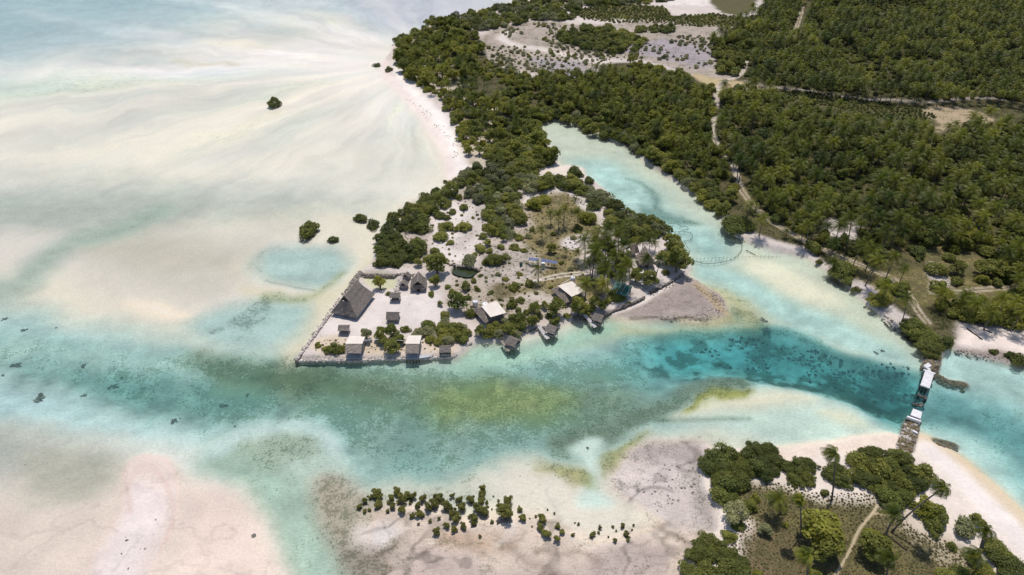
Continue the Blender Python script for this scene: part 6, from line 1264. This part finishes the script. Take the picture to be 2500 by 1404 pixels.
def sectors(items, h):
    """say which part of its clump or grove each of several alike plants stands in"""
    by = {}
    for t in items: by.setdefault(t['lab'], []).append(t)
    for lab, ts in by.items():
        if len(ts) < 4 or len(lab.split()) > 14: continue
        pp_ = [project(t['x'], t['y'], t['z'] + h) for t in ts]; xs_ = sorted(p[0] for p in pp_); ys_ = sorted(p[1] for p in pp_); n = len(ts); k = 3 if n > 8 else 2
        for t, p in zip(ts, pp_):
            a = min(k - 1, xs_.index(p[0]) * k // n); b = min(k - 1, ys_.index(p[1]) * k // n)
            cx = ('left', 'right')[a] if k == 2 else ('left', 'middle', 'right')[a]; cy = ('back', 'front')[b] if k == 2 else ('back', 'centre', 'front')[b]
            t['lab'] = lab + f', {cy} {cx}'
sectors(near + man, 1)
for t in near + man:
    ks, st = KIN[t['k']]; j = q.randrange(len(ks)); o = empty(t['name'], (t['x'], t['y'], t['z'] - .03), q.uniform(0, 6.28), t['r']); sx = q.uniform(.86, 1.18); o.scale = (t['r'] * sx, t['r'] / sx, t['r'] * q.uniform(.75, 1.15))
    dup('crown', ks[j], o); dup(st[0].name.split('.')[0], st[j % len(st)], o); tag(o, t['lab'], 'mangrove' if t['cat'] == 'mangrove' else ('tree' if t['k'].startswith('tree') else 'bush'), t['grp'])
if far:
    kn = sorted({t['k'] for t in far}); protos = []; base = {}
    for k in kn:
        ks, st = KIN[k]; base[k] = (len(protos), len(ks))
        for j, m_ in enumerate(ks): protos.append(whole([m_, st[j % len(st)]], 'undergrowth_bush'))
    instances('forest_undergrowth', protos, [((t['x'], t['y'], t['z'] - .03), q.uniform(0, 6.28), t['r'], base[t['k']][0] + q.randrange(base[t['k']][1])) for t in far], 'bushes and undergrowth filling the woods beyond the nearest bushes', 'undergrowth')
PALM_PTS.sort(key=lambda t: (-t['pri'], -(t['s'] / (t['y'] * CP + H * SP) * (1 if inframe(t['x'], t['y'], 5) else .01))))
np_, fp_ = PALM_PTS[:292], PALM_PTS[292:]
sectors(np_, 5)
for t in np_:
    tm, cm, h = PALMS[t['i']]; o = empty('coconut_palm', (t['x'], t['y'], t['z'] - .05), t['rz'], t['s']); dup('trunk', tm, o); dup('crown', cm, o); tag(o, t['lab'], 'palm tree', t['grp'])
if fp_:
    instances('palm_forest', [whole([a, b], 'forest_palm') for a, b, _ in PALMS], [((t['x'], t['y'], t['z'] - .05), t['rz'], t['s'], t['i']) for t in fp_], 'distant coconut palms of the great forest seen as one mass', 'forest')
# near windblown palms with every frond its own part
def near_palm(base, crown, label, seed, L=2.6, n=16, wind=1.7, r=.16, group='windblown palms of the near spit'):
    b = G(*base); k = (702 - crown[1]) / FPX; Y_ = b[1]; a = Y_ * (SP - k * CP) / (CP + k * SP); h = H - a - b[2]; X_ = (crown[0] - 1250) / FPX * (Y_ * CP + a * SP)
    o = empty('coconut_palm', b); bend = (X_ - b[0], 0.0); m = MB(); nn = 10
    pts = [(bend[0] * (i / nn) ** 1.25, .25 * math.sin(i / nn * 3.1), h * i / nn - .1) for i in range(nn + 1)]; m.tube(pts, [r * 1.5] + [r + (r * .62 - r) * i / nn for i in range(1, nn + 1)], 8); m.build('trunk', 'palm_bark', o, smooth=True)
    qq = random.Random(seed); top = (bend[0], .0, h - .1)
    for f in fronds(seed, n, L, WIND * wind, 13, .13, .72):
        me = frond_mesh('frond', [f], qq, 0, (0, 0, 0)); d = dup('frond', me, o); d.location = top
    mm = MB()
    for i in range(5): mm.rock((top[0] + .22 * math.cos(i * 1.3), top[1] + .22 * math.sin(i * 1.3), top[2] - .18), .16, i + seed, 1.0)
    c_ = mm.build('coconuts', 'leaf_yellow', o); c_['kind'] = 'stuff'
    return tag(o, label, 'palm tree', group)
near_palm((2030, 1222), (2040, 1104), 'tall straight windblown palm standing at the edge of the dry grass', 1, 2.1)
near_palm((2177, 1300), (2308, 1188), 'long leaning windblown palm reaching over the right beach', 2, 2.1)
near_palm((2160, 1312), (2192, 1250), 'shorter palm with bare trunk right of the footpath', 3, 2.4, 16)
near_palm((1954, 1310), (1953, 1216), 'slender palm with a tiny crown in the dry grass', 4, 1.2, 12, .5)
near_palm((1906, 1256), (1902, 1216), 'short drooping palm at the upper left of the dry grass', 5, 2.2, 18, .4)
near_palm((1970, 1410), (1976, 1352), 'palm at the bottom edge below the yellow green tree', 6, 2.1)
near_palm((2163, 1410), (2178, 1358), 'palm at the bottom edge right of the footpath', 7, 2.1)
near_palm((2385, 1400), (2390, 1352), 'palm near the lower right corner in front of the bent trees', 8, 2.2)
near_palm((2394, 1345), (2412, 1292), 'stout bent palm at the right beach with hanging fronds', 9, 2.0, 16, 1.2, .3)
# ------------------------------------------------------------------ grass tufts and low creepers
def tufts(name, pts, d, r0, r1, label, seed, kn=('tuft',), zc=.6, prob=1.0, ex=()):
    qq = random.Random(seed); rec = []; protos = [bpy.data.objects.new('grass_tuft', m_) for k in kn for m_ in KIN[k][0]]; exw = [W(e, .6) for e in ex]
    for x, y in scatter(W(pts, zc), d, seed):
        z = ground_z(x, y)
        if qq.random() > prob or z < .25 or (exw and blocked(x, y, exw)): continue
        rec.append(((x, y, z - .02), qq.uniform(0, 6.28), qq.uniform(r0, r1), qq.randrange(len(protos))))
    if rec: instances(name, protos, rec, label, 'grass')
kind('drytuft', [finish(leaves_mesh('crown', None, dome_lumps(i + 191, 5, .2, .4, .4, .6), 120, .30, i + 180, tilt=2.0), 'leaf_dry') for i in range(2)] + [finish(leaves_mesh('crown', None, dome_lumps(i + 195, 5, .2, .4, .4, .6), 120, .30, i + 185, tilt=2.0), 'leaf_dry') for i in range(2)], [])
SPITG = [(1800, 1195), (1900, 1180), (2000, 1205), (2100, 1205), (2160, 1215), (2230, 1290), (2330, 1330), (2420, 1404), (2460, 1450), (1800, 1450), (1780, 1370), (1790, 1300), (1810, 1240)]
PATH = [[(2155, 1215), (2135, 1255), (2105, 1295), (2082, 1340), (2045, 1410), (2030, 1410), (2065, 1340), (2092, 1290), (2122, 1250), (2145, 1215)]]
tufts('dry_grass', SPITG, .42, .10, .27, 'dry brown grass and creepers covering the near spit', 201, ('drytuft',), ex=PATH)
tufts('clearing_grass', [(1285, 490), (1310, 470), (1400, 470), (1440, 500), (1470, 560), (1430, 590), (1400, 620), (1420, 660), (1500, 690), (1480, 730), (1400, 740), (1330, 720), (1230, 740), (1220, 720), (1290, 690), (1320, 650), (1280, 620), (1275, 570)], 1.3, .18, .4, 'dry grass tufts in the clearing of the islet', 202, ('drytuft',), prob=.7)
tufts('low_creepers', [(1040, 500), (1080, 480), (1150, 490), (1190, 500), (1200, 620), (1300, 640), (1290, 690), (1360, 760), (1180, 780), (1120, 720), (1100, 640), (1040, 600)], 1.5, .12, .55, 'low creepers and seedlings dotted over the white sand of the islet', 203, ('drytuft', 'tuft', 'scrub_green'), prob=.7)
tufts('marsh_grass', [(1930, 222), (2010, 228), (2120, 245), (2230, 262), (2290, 285), (2240, 300), (2120, 285), (2040, 262), (1940, 245)], 1.1, .35, .7, 'green marsh grass strip between the two parts of the palm forest', 204, ('scrub_dark',))
tufts('plateau_grass', [(1410, 22), (1500, 10), (1620, 18), (1640, 40), (1740, 35), (1830, 45), (1830, 66), (1700, 66), (1600, 56), (1500, 56), (1420, 48)], 1.5, .45, 1.0, 'dark green grass belt at the top of the pale plateau', 205, ('scrub_dark', 'scrub_green'))
tufts('wall_weeds', [(760, 835), (850, 830), (990, 830), (1110, 835), (1110, 862), (760, 868)], 1.1, .15, .35, 'weeds on the sand behind the front sea wall', 206, ('drytuft',), prob=.7)
# ------------------------------------------------------------------ coral heads, fish traps, logs, stones
CORAL = []
for k in range(6):
    m = MB(); qq = random.Random(700 + k)
    for j in range(16): m.rock((qq.gauss(0, .42), qq.gauss(0, .3), qq.uniform(-.1, .12)), qq.uniform(.12, .42), qq.random(), .6)
    me = m.mesh('coral_head'); me.materials.append(M['coral']); CORAL.append(me)
CORALD = []
for me in CORAL:
    c_ = me.copy(); c_.materials.clear(); c_.materials.append(M['coral_dark']); CORALD.append(c_)
def coral(px, py, s, label, group=None):
    z = -1.0
    for _ in range(4): p = P(px, py, z); z = ground_z(*p)
    o = link('coral_head', CORAL[rnd.randrange(6)]); o.location = (p[0], p[1], min(z, -.25) + .02); o.rotation_euler = (0, 0, rnd.uniform(0, 6.28)); s *= .75; o.scale = (s, s, s * .5); return tag(o, label, 'coral', group)
TRO = W([(1650, 862), (1720, 836), (1830, 830), (1940, 842), (2010, 868), (2090, 905), (2180, 900), (2240, 925), (2228, 990), (2150, 985), (2060, 950), (1950, 918), (1840, 895), (1720, 890)], -3)
n_ = 0; rub_ = MB()
for x, y in scatter(TRO, .85, 301):
    if fbm(np.array([x * .85 + y * .2]), np.array([y * 1.1 - x * .15]), 3.4, 5, 61)[0] < .46: continue
    z = ground_z(x, y); n_ += 1
    if n_ > 290:
        rub_.rock((x, y, z), rnd.uniform(.15, .5), rnd.random(), .7); continue
    o = link('coral_head', CORALD[rnd.randrange(6)]); s = rnd.uniform(.22, .75); o.location = (x, y, z - .05); o.rotation_euler = (0, 0, rnd.uniform(0, 6.28)); o.scale = (s, s, s * .8)
    px_ = project(x, y, z)[0]; tag(o, 'dark coral head on the floor of the deep teal channel, ' + ('left end' if px_ < 1760 else 'left of its middle' if px_ < 1870 else 'in its middle' if px_ < 1980 else 'right of its middle' if px_ < 2090 else 'nearest the bridge'), 'coral', 'coral heads of the deep channel')
if rub_.v: tag(rub_.build('coral_rubble', 'coral_dark'), 'countless dark coral lumps on the floor of the deep teal channel', 'coral', kind='stuff')
for px, py, s, lab in ((38, 893, 1.9, 'broad coral patch near the left picture edge'), (8, 917, .7, 'small coral patch touching the left picture edge'), (205, 893, 1.2, 'coral patch alone in the left channel'), (275, 945, 1.5, 'dark coral patch at the lower edge of the left channel'), (297, 923, .6, 'small round coral above the dark coral patch'), (96, 970, 2.2, 'pale broken coral patch on the light aqua bank'), (203, 967, 1.0, 'dark coral patch on the edge of the light aqua bank'), (60, 806, 1.1, 'small coral patch in the upper left channel'), (10, 780, 1.0, 'coral patch in the upper left corner of the channel'), (138, 800, .5, 'tiny coral speck in the upper left channel'), (425, 1028, 1.5, 'grey coral patch where the channel bends'), (575, 1042, .7, 'pair of dark coral lumps by the white plume'), (605, 965, .9, 'dark coral patch in the channel left of the compound corner'), (548, 990, 1.4, 'pale coral patch in the middle of the left channel'),
                     (1870, 818, 1.5, 'round grey coral rock at the upper edge of the deep channel'), (2138, 862, 1.0, 'left brown coral lump near the far causeway'), (2153, 857, .9, 'right brown coral lump near the far causeway'), (1435, 1095, .6, 'small green coral in the pale plume of the near flat'), (1865, 782, 1.3, 'weedy rock below the eastern rock shelf')):
    coral(px, py, s, lab, 'lone coral patches')
def line_thing(name, pts, z, r, label, cat, closed=False, stakes=0, mat='net_line', smooth=True):
    l = W(pts, z); l = smooth_poly(l, closed, 5) if smooth else l
    if closed: l = np.vstack([l, l[:1]])
    o = empty(name, (l[0][0], l[0][1], 0)); ox, oy = l[0]
    MB().tube([(x - ox, y - oy, z) for x, y in l], r, 5).build('net', mat, o)
    if stakes:
        seg = np.linalg.norm(np.diff(l, axis=0), axis=1); cum = np.concatenate([[0], np.cumsum(seg)])
        for k in range(stakes):
            d = cum[-1] * k / max(1, stakes - 1); x = np.interp(d, cum, l[:, 0]); y = np.interp(d, cum, l[:, 1]); MB().tube([(x - ox, y - oy, -1.0), (x - ox, y - oy, z + rnd.uniform(.15, .45))], .03, 5).build('stake', 'dark_wood', o)
    return tag(o, label, cat, 'fish traps in the inlet')
line_thing('fish_trap', [(1625, 548), (1650, 544), (1664, 553), (1675, 553), (1682, 559), (1660, 565), (1644, 567), (1630, 557)], .0, .055, 'angular net fish trap beside the point of the islet', 'fish trap', True, 8, smooth=False)
line_thing('fish_trap', [(1650 + 21 * math.cos(a) + 20, 577 + 11.5 * math.sin(a)) for a in np.linspace(0, 6.28, 17)[:-1]], .0, .055, 'round net fish trap in the turquoise inlet', 'fish trap', True, 10)
line_thing('fish_trap', [(1670, 588), (1676, 600), (1685, 613), (1676, 616), (1672, 606)], .0, .05, 'small hooked net below the round fish trap', 'fish trap', False, 4)
line_thing('fishing_net', [(1808, 588), (1812, 603), (1804, 620), (1784, 634), (1752, 642), (1720, 643), (1700, 638), (1680, 634)], .0, .055, 'long curved net closing the inlet from shore to islet point', 'net', False, 14)
line_thing('stake_fence', [(1674, 632), (1730, 630), (1790, 628), (1850, 626), (1905, 627)], .25, .02, 'straight line of thin stakes across the inlet', 'fence', False, 26)
def log(a, b, r, label, z=.1):
    A = P(*a, z + .6 if z > .3 else z); B = P(*b, z + .6 if z > .3 else z); za = max(ground_z(*A), -.1) + r * .6; zb = max(ground_z(*B), -.1) + r * .6
    m = MB(); n = 6; m.tube([(A[0] + (B[0] - A[0]) * i / n + rnd.uniform(-.05, .05), A[1] + (B[1] - A[1]) * i / n + rnd.uniform(-.05, .05), za + (zb - za) * i / n) for i in range(n + 1)], [r * (1.2 - .5 * i / n) for i in range(n + 1)], 6)
    return tag(m.build('fallen_log', 'dark_wood'), label, 'log', 'fallen palm logs')
log((2160, 787), (2177, 806), .14, 'dark log lying in the shallow water off the eastern shore')
log((2362, 800), (2400, 828), .17, 'long dark fallen palm log on the right beach', .4)
log((2402, 801), (2424, 811), .15, 'shorter dark log on the right beach', .4)
log((2162, 1300), (2216, 1341), .16, 'fallen palm trunk lying in the dry grass right of the footpath', .4)
log((1822, 610), (1846, 622), .1, 'dark log in the shallows beside the long curved net')
o = MB().rock((0, 0, 0), .4, 5).build('small_rock', 'coral'); g = G(620, 1308); o.location = (g[0], g[1], .1); tag(o, 'single small black rock on the pink sand at the bottom', 'rock')
# scattered stones on the beaches, tidal flat and rock shelf (too small to count)
sm = MB()
for pts, n in (([(1690, 690), (1760, 725), (1782, 760), (1740, 780), (1640, 780), (1560, 772), (1700, 770), (1730, 740)], 160), ([(1580, 715), (1640, 690), (1650, 695), (1590, 725)], 60), ([(1740, 1130), (1700, 1200), (1600, 1260), (1560, 1200), (1640, 1100)], 60), ([(960, 220), (1050, 270), (1110, 340), (1130, 420), (1120, 420), (1090, 340), (1040, 290)], 60), ([(850, 712), (722, 878), (716, 874), (840, 706)], 130), ([(860, 690), (884, 662), (878, 655), (850, 688)], 90), ([(330, 1260), (400, 1260), (330, 1400), (250, 1400)], 8), ([(2330, 850), (2500, 880), (2500, 890), (2340, 864)], 90), ([(2160, 770), (2245, 840), (2240, 846), (2150, 776)], 90), ([(1180, 600), (1290, 600), (1290, 680), (1190, 680)], 120), ([(1300, 470), (1380, 458), (1430, 500), (1420, 505), (1370, 466), (1300, 480)], 110)):
    poly = W(pts, .3); lo = poly.min(0); hi = poly.max(0); k = 0; t_ = 0
    while k < n and t_ < n * 30:
        t_ += 1; x, y = rnd.uniform(lo[0], hi[0]), rnd.uniform(lo[1], hi[1])
        if inpoly(x, y, poly)[0]: sm.rock((x, y, max(ground_z(x, y), -.2)), rnd.uniform(.08, .30), rnd.random()); k += 1
tag(sm.build('beach_stones', 'stone'), 'small loose stones strewn over beaches, ledges and rubble', 'stones', kind='stuff')
